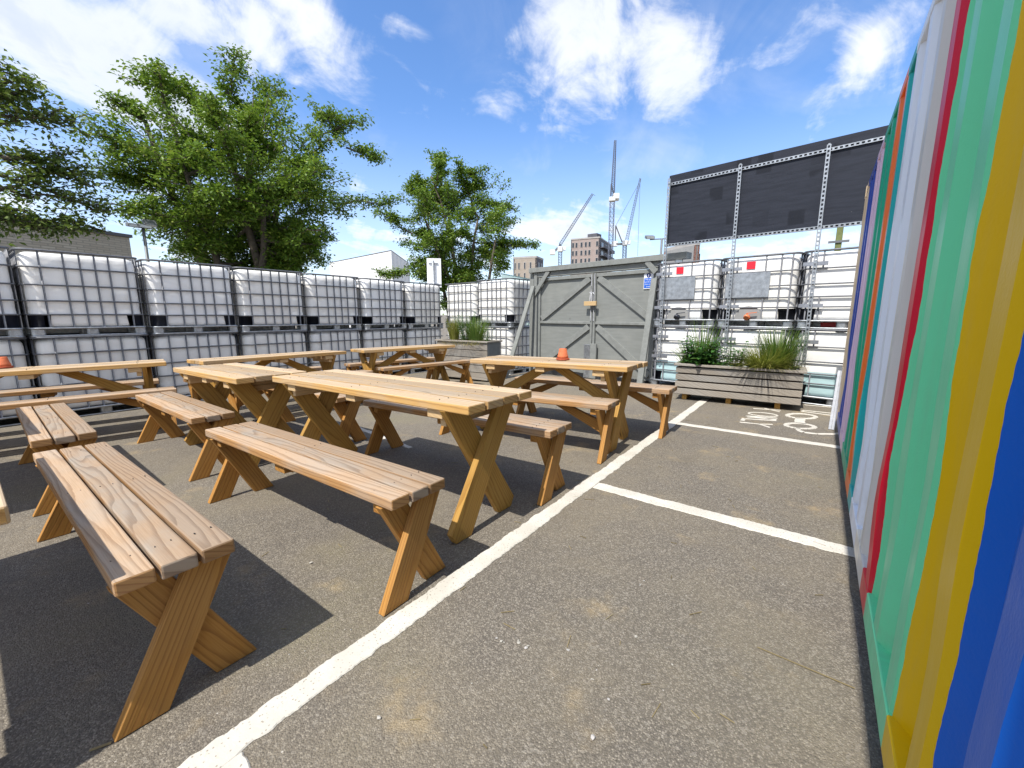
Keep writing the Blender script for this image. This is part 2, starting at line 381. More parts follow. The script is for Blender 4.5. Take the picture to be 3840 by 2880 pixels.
blobs = [  # px, py, radius x, radius y (photo pixels), turn, weight
    (60, 60, 520, 170, 20, 1.), (420, 200, 420, 150, 22, 1.), (620, 330, 300, 100, 24, .95), (760, 60, 330, 130, 15, .85), (1000, 180, 220, 100, 20, .75), (1230, 190, 170, 100, 35, .95),
    (1330, 300, 80, 60, 30, .55), (1525, 110, 110, 40, 10, .55), (2190, 110, 210, 190, -45, 1.0), (2470, 150, 170, 250, -55, .9), (2080, 250, 170, 90, -20, .7), (2190, 400, 200, 80, -15, .45),
    (2950, 120, 170, 120, -35, .42), (3200, 230, 220, 90, -25, .55), (2050, 850, 200, 90, -8, .95), (2220, 900, 260, 80, 0, .8), (330, 720, 330, 110, 0, .7), (1250, 640, 400, 120, 0, .25),
    (2880, 950, 400, 90, 0, .8), (1700, 420, 600, 120, -10, .16), (2050, 600, 700, 120, -12, .18), (560, 960, 500, 90, 0, .7), (1550, 950, 400, 90, 0, .6), (2560, 800, 90, 40, 0, .6), (2700, 420, 400, 150, -20, .2)]
mask = None
for px, py, rx, ry, tn, wt in blobs:
    c = ray(px, py).normalized(); k = 1 / ray(px, py).length
    a1 = (_rt * math.cos(R(tn)) - _up * math.sin(R(tn))); a2 = (_rt * math.sin(R(tn)) + _up * math.cos(R(tn)))
    a1 = (a1 - c * a1.dot(c)).normalized(); a2 = (a2 - c * a2.dot(c)).normalized()
    f = FPX / k * 0 + FPX * ray(px, py).length
    u = W.math('DIVIDE', W.vmath('DOT_PRODUCT', dr, tuple(a1)), rx / f); v = W.math('DIVIDE', W.vmath('DOT_PRODUCT', dr, tuple(a2)), ry / f)
    q = W.math('ADD', W.math('MULTIPLY', u, u), W.math('MULTIPLY', v, v))
    g = W.math('MULTIPLY', W.math('EXPONENT', W.math('MULTIPLY', q, -.55)), W.math('MULTIPLY', W.math('GREATER_THAN', W.vmath('DOT_PRODUCT', dr, tuple(c)), 0.), wt))
    mask = g if mask is None else W.math('MAXIMUM', mask, g)
# unseen cloud behind the camera, added as fill light for the shaded tanks
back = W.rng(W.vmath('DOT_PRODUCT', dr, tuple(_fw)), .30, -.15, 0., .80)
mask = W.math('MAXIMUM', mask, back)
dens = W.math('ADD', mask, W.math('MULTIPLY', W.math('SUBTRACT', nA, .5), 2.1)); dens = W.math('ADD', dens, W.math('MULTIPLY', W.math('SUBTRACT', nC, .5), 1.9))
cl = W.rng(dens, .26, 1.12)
veil = W.math('MULTIPLY', W.rng(W.math('MULTIPLY_ADD', nC, .35, nB), .58, 1.05), .50)
hz = W.math('MULTIPLY', W.rng(ds[2], 0., .42, 1., 0.), .42)
cl = W.math('MAXIMUM', W.math('MAXIMUM', cl, veil), hz)
shade = W.rng(W.math('ADD', dens, W.math('MULTIPLY', W.math('SUBTRACT', nB, .5), 1.2)), .55, 1.5)
lp = W.add('ShaderNodeHueSaturation'); lp.inputs['Saturation'].default_value = 1.12; W.put(lp.inputs['Color'], sky.outputs[0]); lp.inputs['Value'].default_value = 1.0
skyc = W.mix(1., lp.outputs[0], (.86, .94, 1.07), 'MULTIPLY')
CLV = 5.2
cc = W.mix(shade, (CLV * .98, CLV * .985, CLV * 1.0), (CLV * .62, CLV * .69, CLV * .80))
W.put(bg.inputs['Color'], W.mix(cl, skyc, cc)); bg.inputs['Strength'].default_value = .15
ld = bpy.data.lights.new('sun', 'SUN'); ld.energy = 4.1; ld.angle = R(.53); ld.color = (1., .955, .88)
lo = bpy.data.objects.new('sun', ld); COL.objects.link(lo); lo.rotation_euler = SUN.to_track_quat('Z', 'Y').to_euler(); lo.location = (0, 0, 30)

SC.view_settings.view_transform = 'Standard'; SC.view_settings.look = 'None'; SC.view_settings.exposure = .68; SC.view_settings.gamma = 1.
SC.render.engine = 'CYCLES'
SC.cycles.max_bounces = 8; SC.cycles.transparent_max_bounces = 6

# ------------------------------------------------------------------ ground
xs = [-700, -200, -60, -20, -10] + [-8.5 + .5 * i for i in range(24)] + [4, 10, 40, 200, 700]
ys = [-300, -60, -12] + [-4 + .5 * i for i in range(26)] + [12, 30, 90, 300, 900]
bm = bmesh.new(); gv = [[bm.verts.new((x, y, gz(x, y))) for x in xs] for y in ys]
for j in range(len(ys) - 1):
    for i in range(len(xs) - 1): bm.faces.new((gv[j][i], gv[j][i + 1], gv[j + 1][i + 1], gv[j + 1][i])).smooth = True
tag(link('ground', bm, M['asphalt']), 'worn grey brown asphalt of the yard', None, None, 'structure')

rl = random.Random(3)
def strip(bm, a, b, w, step=.012, jit=.0042, z0=.004):
    """thermoplastic line with crumbled edges, a few millimetres thick"""
    a, b = Vector((*a, 0)), Vector((*b, 0)); d = (b - a); L = d.length; d.normalize(); s = Vector((d.y, -d.x, 0)); n = int(L / step)
    prev = None; j1 = j2 = 0
    for i in range(n + 1):
        j1 = j1 * .72 + rl.uniform(-jit, jit); j2 = j2 * .72 + rl.uniform(-jit, jit)
        p = a + d * (L * i / n); q = [p - s * (w / 2 + j1), p + s * (w / 2 + j2)]
        ring = [bm.verts.new((q[0].x, q[0].y, gz(q[0].x, q[0].y) + .0005)), bm.verts.new((q[0].x + s.x * .004, q[0].y + s.y * .004, gz(q[0].x, q[0].y) + z0)),
                bm.verts.new((q[1].x - s.x * .004, q[1].y - s.y * .004, gz(q[1].x, q[1].y) + z0)), bm.verts.new((q[1].x, q[1].y, gz(q[1].x, q[1].y) + .0005))]
        if prev:
            for k in range(3): bm.faces.new((prev[k], ring[k], ring[k + 1], prev[k + 1]))
        prev = ring
def line(name, segs, label):
    bm = bmesh.new()
    for sgm in segs: strip(bm, *sgm)
    bmesh.ops.recalc_face_normals(bm, faces=bm.faces)
    return tag(link(name, bm, M['paint']), label, None, None, 'structure')
line('road_marking_line', [((-1.1945, -1.5), (-1.1945, 6.6), .095)], 'long white parking bay line')
for ya, wd in ((2.518, .108), (4.575, .085), (.262, .115)):
    line('road_marking_line', [((-1.143, ya), (.60, ya + .012), wd)], 'white cross line of a parking bay')
line('road_marking_line', [((-2.9, 2.36), (-4.2, 2.55), .05)], 'faint white line under the tables')

def gpt(px, py):   # a point on the flat part of the yard
    d = ray(px, py); k = -HH / d.z; return (d.x * k, d.y * k)
def zc_(x, y): return gpt(2600 + x * .36167, 1450 + y * .36167)
def marks(name, polys, label):
    bm = bmesh.new()
    for pts, wd in polys:
        P = [zc_(*p) for p in pts]
        for a, b in zip(P, P[1:]):
            strip(bm, a, b, wd, .02, .002)
    bmesh.ops.recalc_face_normals(bm, faces=bm.faces)
    return tag(link(name, bm, M['paint']), label, None, None, 'structure')
def ell(cx, cy, rx, ry, tilt=0., n=22):
    return [(cx + rx * math.cos(2 * math.pi * i / n), cy + ry * math.sin(2 * math.pi * i / n) + tilt * rx * math.cos(2 * math.pi * i / n)) for i in range(n + 1)]
only = [([(480, 368), (680, 388), (820, 393)], 0.0252), ([(680, 388), (800, 425)], 0.0252),                           # Y
        ([(525, 332), (860, 354)], 0.0230), ([(525, 330), (503, 356)], 0.0432),                                       # L
        ([(545, 303), (870, 328)], 0.0216), ([(545, 303), (858, 346)], 0.0187), ([(556, 316), (862, 342)], 0.0187),        # N
        (ell(722, 288, 150, 17, .085), .024),                                                                      # O
        ([(620, 226), (905, 246)], 0.0216), ([(740, 226), (900, 262)], 0.0202)]
marks('road_marking_letters', only, 'white letters ONLY painted on the bay')
bike = [(ell(1122, 306, 148, 24, .06), .05), (ell(1108, 408, 150, 26, .08), .05), ([(1112, 330), (1100, 352), (1110, 384)], .10),
        ([(1085, 430), (1092, 455), (1150, 474), (1280, 490), (1470, 492)], .045), ([(1470, 492), (1600, 470)], .045),
        ([(1430, 298), (1120, 256), (1150, 246), (1430, 276)], .028), ([(1150, 188), (1440, 214)], .028)]
marks('road_marking_symbol', bike, 'white two wheeled symbol painted on the bay')

def chips():
    bm = bmesh.new(); r = random.Random(11)
    def chip(x, y, s):
        m = Matrix.Translation((x, y, gz(x, y) + s * .25)) @ Matrix.Rotation(r.uniform(0, 6), 4, 'Z') @ Matrix.Diagonal((s, s * r.uniform(.5, .9), s * .5, 1))
        mi = 0 if r.random() < .6 else 1
        ret = bmesh.ops.create_icosphere(bm, subdivisions=1, radius=.5, matrix=m)
        for v in ret['verts']:
            v.co += Vector((r.uniform(-1, 1), r.uniform(-1, 1), r.uniform(-1, 1))) * s * .12
            for f in v.link_faces: f.material_index = mi
    for _ in range(260):
        x = r.uniform(-4.5, .2); y = r.uniform(.1, 6.)
        chip(x, y, r.choice((.004, .005, .005, .006, .009)))
    for px, py, n, sp, s in ((1885, 2395, 4, .022, .010), (1950, 2432, 5, .025, .014), (2225, 2770, 1, 0, .016), (2385, 2390, 1, 0, .02), (1420, 2695, 1, 0, .018), (2130, 2440, 1, 0, .012), (1165, 2105, 1, 0, .022), (2390, 2190, 2, .02, .01), (2260, 2560, 4, .05, .012)):
        gx, gy = gpt(px, py)
        for _ in range(n): chip(gx + r.uniform(-sp, sp), gy + r.uniform(-sp, sp), s * r.uniform(.6, 1.1))
    return link('pebbles', bm, [M['chip'], M['concrete']])
tag(chips(), 'small pale stone chips scattered on the asphalt', None, None, 'stuff')
bm = bmesh.new(); r_ = random.Random(5)
for _ in range(110):
    x, y = r_.uniform(-2.5, .15), r_.uniform(.4, 6); a = r_.uniform(0, 6.3); l = r_.uniform(.015, .06)
    bar(bm, (x, y, gz(x, y) + .003), (x + l * math.cos(a), y + l * math.sin(a), gz(x, y) + .004), .0022, .002)
a = gpt(2840, 2430); b = gpt(3205, 2585); bar(bm, (*a, .004), (*b, .004), .003, .002)
a = gpt(335, 2815); b = gpt(418, 2785); bar(bm, (*a, gz(*a) + .004), (*b, gz(*b) + .004), .006, .003)
tag(link('twig_litter', bm, M['dry']), 'dry twigs and straws lying on the asphalt', None, None, 'stuff')

# ------------------------------------------------------------------ benches and tables
def prism(bm, poly, ext, al, aw, at_, bev=.003):
    """board: polygon (3D points) extruded by ext; UVs in metres along al / across aw+at"""
    ext = Vector(ext); vs = [bm.verts.new(p) for p in poly]; vt = [bm.verts.new(Vector(p) + ext) for p in poly]; n = len(vs)
    fs = [bm.faces.new(vs[::-1]), bm.faces.new(vt)] + [bm.faces.new((vs[i], vs[(i + 1) % n], vt[(i + 1) % n], vt[i])) for i in range(n)]
    es = list({e for f in fs for e in f.edges})
    if bev: bmesh.ops.bevel(bm, geom=es, offset=bev, segments=2, affect='EDGES', profile=.5)
    uvl = bm.loops.layers.uv.verify(); al, aw, at_ = Vector(al), Vector(aw), Vector(at_)
    for f in bm.faces:
        if f.tag: continue
        f.tag = True
        f.normal_update(); end = abs(f.normal.dot(al)) > .8
        for lp_ in f.loops:
            c = lp_.vert.co
            if end: lp_[uvl].uv = (c.dot(aw) * .15 + c.dot(at_) * .1, c.dot(at_) * .8 + c.dot(aw) * .35)
            else: lp_[uvl].uv = (c.dot(al), c.dot(aw) + c.dot(at_) * 1.0)
    return
def plank(bm, lo, hi, axis=0, bev=.003):
    x0, y0, z0 = lo; x1, y1, z1 = hi
    poly = [(x0, y0, z0), (x1, y0, z0), (x1, y1, z0), (x0, y1, z0)]
    ax = [(1, 0, 0), (0, 1, 0), (0, 0, 1)]
    al = ax[axis]; rest = [a for i, a in enumerate(ax) if i != axis]
    prism(bm, poly, (0, 0, z1 - z0), al, rest[0], rest[1], bev)

def furniture(kind, L, rng, foot=None, braced=True):
    """list of (part name, bmesh, material) of a picnic bench or table, X legs of crossed boards"""
    if kind == 'bench': w, z, th, n, fs, tp, bw, bt, ins = .284, .472, .046, 3, .190, .084, .110, .036, .034
    else: w, z, th, n, fs, tp, bw, bt, ins = .534, .745, .045, 4, .294, .192, .130, .040, .122
    if foot: fs = foot
    parts = []
    bm = bmesh.new(); gap = .010; pw = (w - gap * (n - 1)) / n
    for i in range(n):
        y0 = -w / 2 + i * (pw + gap); e0, e1 = rng.uniform(-.006, .006), rng.uniform(-.006, .006); dz = rng.uniform(-.0025, .0025)
        plank(bm, (-L / 2 + e0, y0, z - th + dz), (L / 2 + e1, y0 + pw, z + dz), 0, .006)
    parts.append(('seat' if kind == 'bench' else 'tabletop', bm, 'seat_wood' if kind == 'bench' else 'top_wood'))
    lw = 'bench_leg_wood' if kind == 'bench' else 'leg_wood'
    zt = z - th - .003
    for sx in (1, -1):
        xo = sx * (L / 2 - ins)                       # outer face of the outer board
        for k, sg in enumerate((-1, 1)):              # outer board foot towards -y, inner board foot towards +y
            b = bmesh.new()
            d = Vector((0, sg * -(fs - bw * .6 + tp), zt)).normalized()
            hw = bw / 2 / max(d.z, .2)
            yb = sg * (fs - hw); yt = -sg * tp
            poly = [(0, yb - hw, 0.001), (0, yb + hw, 0.001), (0, yt + hw, zt), (0, yt - hw, zt)]
            if kind == 'table':
                yo = sg * fs
                poly = [(0, yo - sg * 2 * hw, .001), (0, yo - sg * .035, .001), (0, yo - sg * .004, .055), (0, yt + sg * hw, zt), (0, yt - sg * hw, zt)]
            x0 = xo - sx * (bt + .0015) * (k + 1) + (0 if sx < 0 else 0)
            x0 = min(xo - sx * bt * k - sx * .0015 * k, xo - sx * bt * (k + 1) - sx * .0015 * k)
            prism(b, [(x0, p[1], p[2]) for p in poly], (bt, 0, 0), d, (1, 0, 0), Vector((1, 0, 0)).cross(d), .003)
            bmesh.ops.recalc_face_normals(b, faces=b.faces)
            parts.append(('leg', b, lw))
        xi = xo - sx * (2 * bt + .004)
        # batten the legs are screwed to, just inside the cross, and the diagonal brace
        b = bmesh.new(); bwid = .05 if kind == 'bench' else .11; hl = w / 2 - .02 if kind == 'table' else w / 2 - .025
        xa, xb = sorted((xi, xi - sx * bwid)); plank(b, (xa, -hl, zt - .048), (xb, hl, zt), 1)
        if kind == 'table':
            xa, xb = sorted((xi - sx * .004, xi - sx * .045)); plank(b, (xa, -hl + .03, zt - .094), (xb, hl - .03, zt - .050), 1)
        parts.append(('batten', b, 'pale_wood' if kind == 'table' else lw))
        if not braced: continue
        b = bmesh.new(); bb = .062 if kind == 'bench' else .085
        zlo = .235 * z / .472 if kind == 'bench' else .33; run = .34 if kind == 'bench' else .52
        x1 = xi - sx * (.052 if kind == 'bench' else .09); A = Vector((x1 + sx * .045, 0, zlo)); B = Vector((x1 - sx * run, 0, zt - .002)); d = (B - A).normalized()
        hx = bb / abs(d.z) / 2
        poly = [(xi, -.018, zlo - .03), (xi, -.018, zlo + bb * 1.1), (B.x + sx * hx, -.018, zt), (B.x - sx * hx, -.018, zt)]
        prism(b, poly, (0, .036, 0), d, (0, 1, 0), d.cross(Vector((0, 1, 0))), .003); bmesh.ops.recalc_face_normals(b, faces=b.faces)
        parts.append(('brace', b, lw))
    b = bmesh.new(); plank(b, (-.05, -(w / 2 - .02), zt - .042), (.05, w / 2 - .02, zt), 1); parts.append(('batten', b, 'pale_wood' if kind == 'table' else lw))
    # nail heads
    b = parts[0][1]
    for sx in (1, 0, -1):
        for i in range(n):
            for q in (.28, .72):
                x = sx * (L / 2 - ins - .11) + rng.uniform(-.008, .008); y = -w / 2 + i * (pw + gap) + pw * q + rng.uniform(-.006, .006)
                bar(b, (x - .003, y, z + .0005), (x + .003, y + rng.uniform(-.002, .002), z + .0005), .0022, .004, mi=1)
    return parts

def place(kind, L, x, y, a, label, group, seed, foot=None, braced=True):
    rng = random.Random(seed); e = .5 * L
    dx, dy = math.cos(a) * e, math.sin(a) * e; vx, vy = -math.sin(a) * .2, math.cos(a) * .2
    z0 = gz(x, y); zu = (gz(x + dx, y + dy) - gz(x - dx, y - dy)) / L; zv = (gz(x + vx, y + vy) - gz(x - vx, y - vy)) / .4
    o = empty('picnic_bench' if kind == 'bench' else 'picnic_table', label, kind, (0, 0, 0), 0, group)
    u = Vector((math.cos(a), math.sin(a), zu)).normalized(); v = Vector((-math.sin(a), math.cos(a), zv)); v = (v - u * v.dot(u)).normalized(); n = u.cross(v)
    zc = (gz(x + dx, y + dy) + gz(x - dx, y - dy)) / 2
    m = Matrix((u, v, n)).transposed().to_4x4(); m.translation = (x, y, zc + .001); o.matrix_world = m
    top = None
    for name, bm, mat in furniture(kind, L, rng, foot, braced):
        p = link(name, bm, [M[mat], M['dark_rubber']] if top is None else M[mat], o); top = top or p
    return o
GB, GT = 'benches beside the picnic tables', 'picnic tables in the yard'
B_ = [(1.908, -2.375, .307, -.003, 'long weathered plank bench in the front left corner, its grey grained seat near the camera'),
      (1.89, -2.174, 1.036, .011, 'reddish plank bench in front of the long pale table, near the white line'),
      (1.882, -2.186, 2.201, .015, 'bench on the far side of the nearest long table, half hidden by its top'),
      (1.748, -4.449, 1.101, -.024, 'short brown bench in front of the square looking table at the left'),
      (1.60, -4.225, 2.117, -.002, 'bench behind the short table, glimpsed between the tops of two tables'),
      (1.80, -2.165, 3.053, .061, 'bench on the near side of the table carrying the flower pot by the gate'),
      (1.793, -1.974, 4.071, .008, 'bench between the gate and the pot table, its end over the white line'),
      (1.679, -4.532, .349, -.025, 'plank bench with dark shaded board, end to end behind the front left bench'),
      (1.89, -5.77, .44, R(78.7), 'bench seen edge on before the far left table with a pot'),
      (1.89, -6.86, .55, R(78.7), 'bench between the far left table and the white tanks'),
      (1.75, -5.20, 2.60, R(86), 'bench in front of the middle of the three tables along the tank wall'),
      (1.75, -6.33, 2.55, R(90), 'bench behind the middle table of the three along the tank wall'),
      (1.70, -5.14, 4.60, R(80), 'slim bench in front of the farthest table, beside the grassy planter'),
      (1.70, -6.18, 4.72, R(79), 'bench tucked behind the farthest table next to the tanks')]
for i, (L, x, y, a, lb) in enumerate(B_): place('bench', L, x, y, a, lb, GB, 100 + i, None, i in (5, 6, 8, 9, 10, 11, 12, 13))
T_ = [(2.066, -2.306, 1.673, -.010, 'longest plank table in the middle of the yard with clean pale boards'),
      (1.48, -4.154, 1.463, -.003, 'short wide picnic table left of the long middle table'),
      (1.70, -2.077, 3.49, .026, 'picnic table with the upturned flower pot, in front of the grey gate'),
      (2.06, -6.25, .405, R(78.7), 'picnic table at the left edge holding a flower pot, beside the tanks'),
      (1.75, -5.70, 2.47, R(91), 'picnic table in the middle of the row along the tank wall, seen edge on'),
      (1.62, -5.46, 4.42, R(79), 'farthest picnic table in front of the tank corner and the grassy planter'),
      (1.72, -2.30, -.245, 0., 'picnic table at the bottom left of which only a foot shows'),
      (1.60, -4.70, -.19, 0., 'picnic table at the left edge of which only a leg end shows')]
for i, (L, x, y, a, lb) in enumerate(T_): place('table', L, x, y, a, lb, GT, 300 + i, (.17 if i == 6 else .2) if i > 5 else None, i not in (0, 1))

def pot(x, y, z, label):
    o = empty('flower_pot', label, 'pot', (x, y, z), 0, 'upturned flower pots on tables')
    bm = bmesh.new(); lathe(bm, [(.030, .0), (.062, .0), (.064, .004), (.067, .016), (.064, .018), (.058, .018)], 28); link('saucer', bm, M['terracotta_dark'], o)
    bm = bmesh.new(); lathe(bm, [(.050, .0185), (.053, .019), (.053, .042), (.049, .046), (.048, .047), (.037, .108), (.034, .111), (.006, .111)], 28); link('pot', bm, M['terracotta'], o)
pot(-2.0, 3.53, gz(-2.0, 3.53) + .7475, 'small terracotta pot upside down on its saucer on the table by the gate')
pot(-6.50, .255, gz(-6.5, .255) + .7475, 'terracotta pot upside down on the table at the left edge')

# ------------------------------------------------------------------ caged tanks
def rrect(wd, dp, r, n=6, x0=0., y0=0.):
    """rounded rectangle, front edge along y=y0, counter clockwise from the front right corner"""
    pts = []
    for cx, cy, a0 in ((wd / 2 - r, r, -90), (wd / 2 - r, dp - r, 0), (-wd / 2 + r, dp - r, 90), (-wd / 2 + r, r, 180)):
        for i in range(n + 1):
            a = R(a0 + 90 * i / n); pts.append((x0 + cx + r * math.cos(a), y0 + cy + r * math.sin(a)))
    return pts

def make_tank(label, wd=1.075, dp=1.0, h=1.03, front='plain', water=False):
    o = empty('caged_tank', label, 'tank', (0, 0, 0), 0, 'stacked caged water tanks')
    # bottle
    bm = bmesh.new(); prof = [(.03, .118), (.004, .135), (0, .17), (0, .30), (.003, .33), (.003, .36), (0, .39), (0, .56), (.003, .59), (.003, .62), (0, .65), (0, .915), (.005, .955), (.018, .983), (.05, 1.0), (.20, 1.007), (.36, 1.010)]
    rings = []
    for ins, z in prof:
        rr = max(.03, .11 - ins * .2); rings.append([bm.verts.new((x, y, z * h / 1.03)) for x, y in rrect(wd - .05 - 2 * ins, dp - .05 - 2 * ins, min(rr, (dp - .06 - 2 * ins) / 2), 6, 0, .025 + ins)])
    for A, B in zip(rings, rings[1:]):
        for k in range(len(A)): bm.faces.new((A[k], A[(k + 1) % len(A)], B[(k + 1) % len(A)], B[k])).smooth = True
    bm.faces.new(rings[0][::-1]); bm.faces.new(rings[-1])
    bt = link('bottle', bm, M['bottle_water' if water else 'bottle'], o)
    # cage
    bm = bmesh.new(); loop = lambda z, r, e=0.: tube(bm, [(x, y, z) for x, y in rrect(wd + 2 * e, dp + 2 * e, .10 + e, 5, 0, -e)], r, 6, True)
    loop(h - .012, .0145)
    hz_ = [.80, .60, .42, .26] if front == 'plain' else [.77, .575, .415, .285]
    for q in hz_: loop(q * h, .0102)
    vx = [-.365, -.165, -.025, .11, .24, .405] if front == 'plain' else [-.41, -.27, .10, .29, .42]
    vx = [v * wd / 1.075 if front == 'plain' else v * wd for v in vx]
    for v in vx:
        if front != 'plain' and abs(v) < .35 * wd and v < .2 * wd:
            for za, zb in ((.775, 1.), (.11, .415)): tube(bm, [(v, .004, za * h), (v, .004, zb * h - .012)], .0092, 6)
        else: tube(bm, [(v, .004, .11), (v, .004, h - .012)], .0105, 6)
        tube(bm, [(v, dp - .004, .11), (v, dp - .004, h - .012)], .0105, 6)
    for v in (.14, .28, .42, .56, .70, .84):
        for sx in (-1, 1): tube(bm, [(sx * (wd / 2 - .004), v * dp, .11), (sx * (wd / 2 - .004), v * dp, h - .012)], .0105, 6)
    link('cage', bm, M['cage_steel'], o)
    # pallet
    bm = bmesh.new()
    box(bm, (-wd / 2 + .012, .012, .094), (wd / 2 - .012, dp - .012, .114))
    for cx in (-wd / 2 + .07, 0, wd / 2 - .07):
        for cy in (.07, dp / 2, dp - .07):
            ww = .06
            P = rrect(2 * ww, .12, .03, 3, cx, cy - .06)
            A = [bm.verts.new((x, y, .024)) for x, y in P]; B = [bm.verts.new((x, y, .095)) for x, y in P]
            for k in range(len(P)): bm.faces.new((A[k], A[(k + 1) % len(P)], B[(k + 1) % len(P)], B[k]))
    tube(bm, [(x, y, .012) for x, y in rrect(wd - .01, dp - .01, .06, 4, 0, .005)], .0115, 6, True)
    tube(bm, [(0, .01, .012), (0, dp - .01, .012)], .0115, 6); tube(bm, [(x, y, .104) for x, y in rrect(wd, dp, .07, 4)], .013, 6, True)
    box(bm, (-wd / 2 + .1, dp * .46, .03), (wd / 2 - .1, dp * .47, .094))
    link('pallet', bm, M['galv'], o)
    # corner guards
    P = rrect(wd - .036, dp - .036, .115, 6, 0, .018); nP = 7
    for c in range(4):
        if front != 'plain' and c in (): continue
        seg = P[c * nP:(c + 1) * nP]
        d0 = (Vector(seg[0]) - Vector(seg[1])).normalized(); d1 = (Vector(seg[-1]) - Vector(seg[-2])).normalized()
        tang = {0: ((-1, 0), (0, 1)), 1: ((0, -1), (-1, 0)), 2: ((1, 0), (0, -1)), 3: ((0, 1), (1, 0))}[c]
        lo_ = [tuple(Vector(seg[0]) + Vector(tang[0]) * .045)] + seg + [tuple(Vector(seg[-1]) + Vector(tang[1]) * .045)]
        hi_ = [tuple(Vector(seg[0]) + Vector(tang[0]) * .06)] + seg + [tuple(Vector(seg[-1]) + Vector(tang[1]) * .06)]
        bm = bmesh.new(); A = [bm.verts.new((x, y, .116)) for x, y in lo_]; B = [bm.verts.new((x, y, .262)) for x, y in hi_]
        for k in range(len(A) - 1): bm.faces.new((A[k], A[k + 1], B[k + 1], B[k])).smooth = True
        ret = bmesh.ops.solidify(bm, geom=bm.faces[:], thickness=-.006)
        link('corner_guard', bm, M['black_plastic'], o)
    if front != 'plain':
        if front != 'bare':
            bm = bmesh.new(); box(bm, (-.40 * wd, -.016, .42 * h + .006), (.17 * wd, -.011, .765 * h)); link('label_plate', bm, M['galv'], o)
            bm = bmesh.new(); box(bm, (-.145, .0135, .82 * h), (-.035, .0165, .92 * h)); link('red_sticker', bm, M['red_label'], o)
            # recess arch round the outlet, and the valve
            bm = bmesh.new(); n = 14; x0 = -.07
            arc = [(x0 + .17 * math.cos(math.pi * i / n), .115 + .185 * math.sin(math.pi * i / n) ** .7) for i in range(n + 1)]
            A = [bm.verts.new((x, .022, z)) for x, z in arc]; B = [bm.verts.new((x, .005, z)) for x, z in arc]
            bm.faces.new(B)
            for k in range(n): bm.faces.new((A[k], A[k + 1], B[k + 1], B[k]))
            bmesh.ops.recalc_face_normals(bm, faces=bm.faces); link('outlet_recess', bm, M['far_grey'], o)
            bm = bmesh.new(); tube(bm, [(x0, .02, .15), (x0, -.05, .15)], .034, 12); tube(bm, [(x0, -.05, .15), (x0, -.052, .15), (x0, -.075, .135)], [.038, .038, .035], 12)
            v = link('valve', bm, M['black_plastic' if front == 'black' else 'orange_plastic'], o)
            bm = bmesh.new(); bar(bm, (x0 - .005, -.04, .20), (x0 + .12, -.04, .215), .018, .01); bar(bm, (x0, -.03, .17), (x0, -.04, .205), .016, .016); link('handle', bm, M['orange_plastic' if front != 'black' else 'black_plastic'], v)
    return o

TW = 1.10
ordw = ['first', 'second', 'third', 'fourth', 'fifth', 'sixth', 'seventh']
protoU = make_tank('x'); protoW = protoU
first = True
def put(proto, x, y, z, rot, label, fresh=False):
    o = proto if fresh else copy_tree(proto)
    o.location = (x, y, z); o.rotation_euler = (0, 0, rot); o['label'] = label
    return o
n = 0
rt_ = random.Random(21)
for i in range(7):
    yc = 6.665 - i * 1.116; xf = -7.5 + .0166 * (yc - .96)
    jx, ja = rt_.uniform(-.02, .02), rt_.uniform(-.008, .008)
    zb = gz(-7.5, yc)
    wh = 'in the corner of the tank walls' if i == 0 else ('at the left edge of the picture' if i == 6 else f'{ordw[i]} from the corner')
    put(protoU, xf + jx, yc, zb, math.pi / 2 + ja, f'caged tank, bottom row of the long left wall, {wh}', fresh=(n == 0)); n += 1
    put(protoU, xf + jx + rt_.uniform(-.015, .015), yc + rt_.uniform(-.012, .012), zb + 1.025, math.pi / 2 + ja, f'caged tank, upper row of the long left wall, {wh}')
for i in range(2):
    xc = -6.93 + i * 1.10; yf = 7.21 - .09 * i; zb = gz(xc, 7.2)
    wh = ('in the inner corner behind the grassy planter', 'next to the sloping strut of the gate')[i]
    put(protoU, xc, yf, zb, R(-5), f'lower caged tank of the short wall, {wh}')
    put(protoU, xc + .01, yf, zb + 1.025, R(-5), f'upper sunlit caged tank of the short wall, {wh}')
CA = R(-7); cdv = Vector((math.cos(CA), math.sin(CA))); C0 = Vector((.22, 6.57))
def cpt(s): p = C0 + cdv * s; return p.x, p.y
kinds = [('black', 'with grey plate, red square and black valve beside the gate'), ('orange', 'with grey plate, red square and orange valve'), ('bare', 'without plate or sticker, next to the striped container')]
for i, (k, wtxt) in enumerate(kinds):
    s = -2.46 + .475 + i * .985; x, y = cpt(s)
    put(make_tank('x', .955, .95, .985, k), x, y, .985, CA, 'upper caged tank ' + wtxt, True)
low = None
for i, wtxt in enumerate(('left of the slatted planter, half full of pale blue water', 'hidden behind the plants of the slatted planter', 'right of the slatted planter, at the foot of the striped container')):
    s = -2.46 + .475 + i * .985; x, y = cpt(s)
    if low is None: low = make_tank('x', .955, .95, .985, 'bare', True); o = put(low, x, y, 0, CA, 'lower caged tank ' + wtxt, True)
    else: o = put(low, x, y, 0, CA, 'lower caged tank ' + wtxt)
# red drinks crate seen through the pallet gap
x, y = cpt(.12); bm = bmesh.new(); box(bm, (-.35, 0, 0), (.42, .25, .075), bev=.01)
o = tag(link('drinks_crate', bm, M['red_crate']), 'red crate seen through the pallet gap beside the striped container', 'crate'); o.location = (x, y + .22, .99); o.rotation_euler = (0, 0, CA)
o.location.z = 1.008; o.scale = (1, 1, .9)

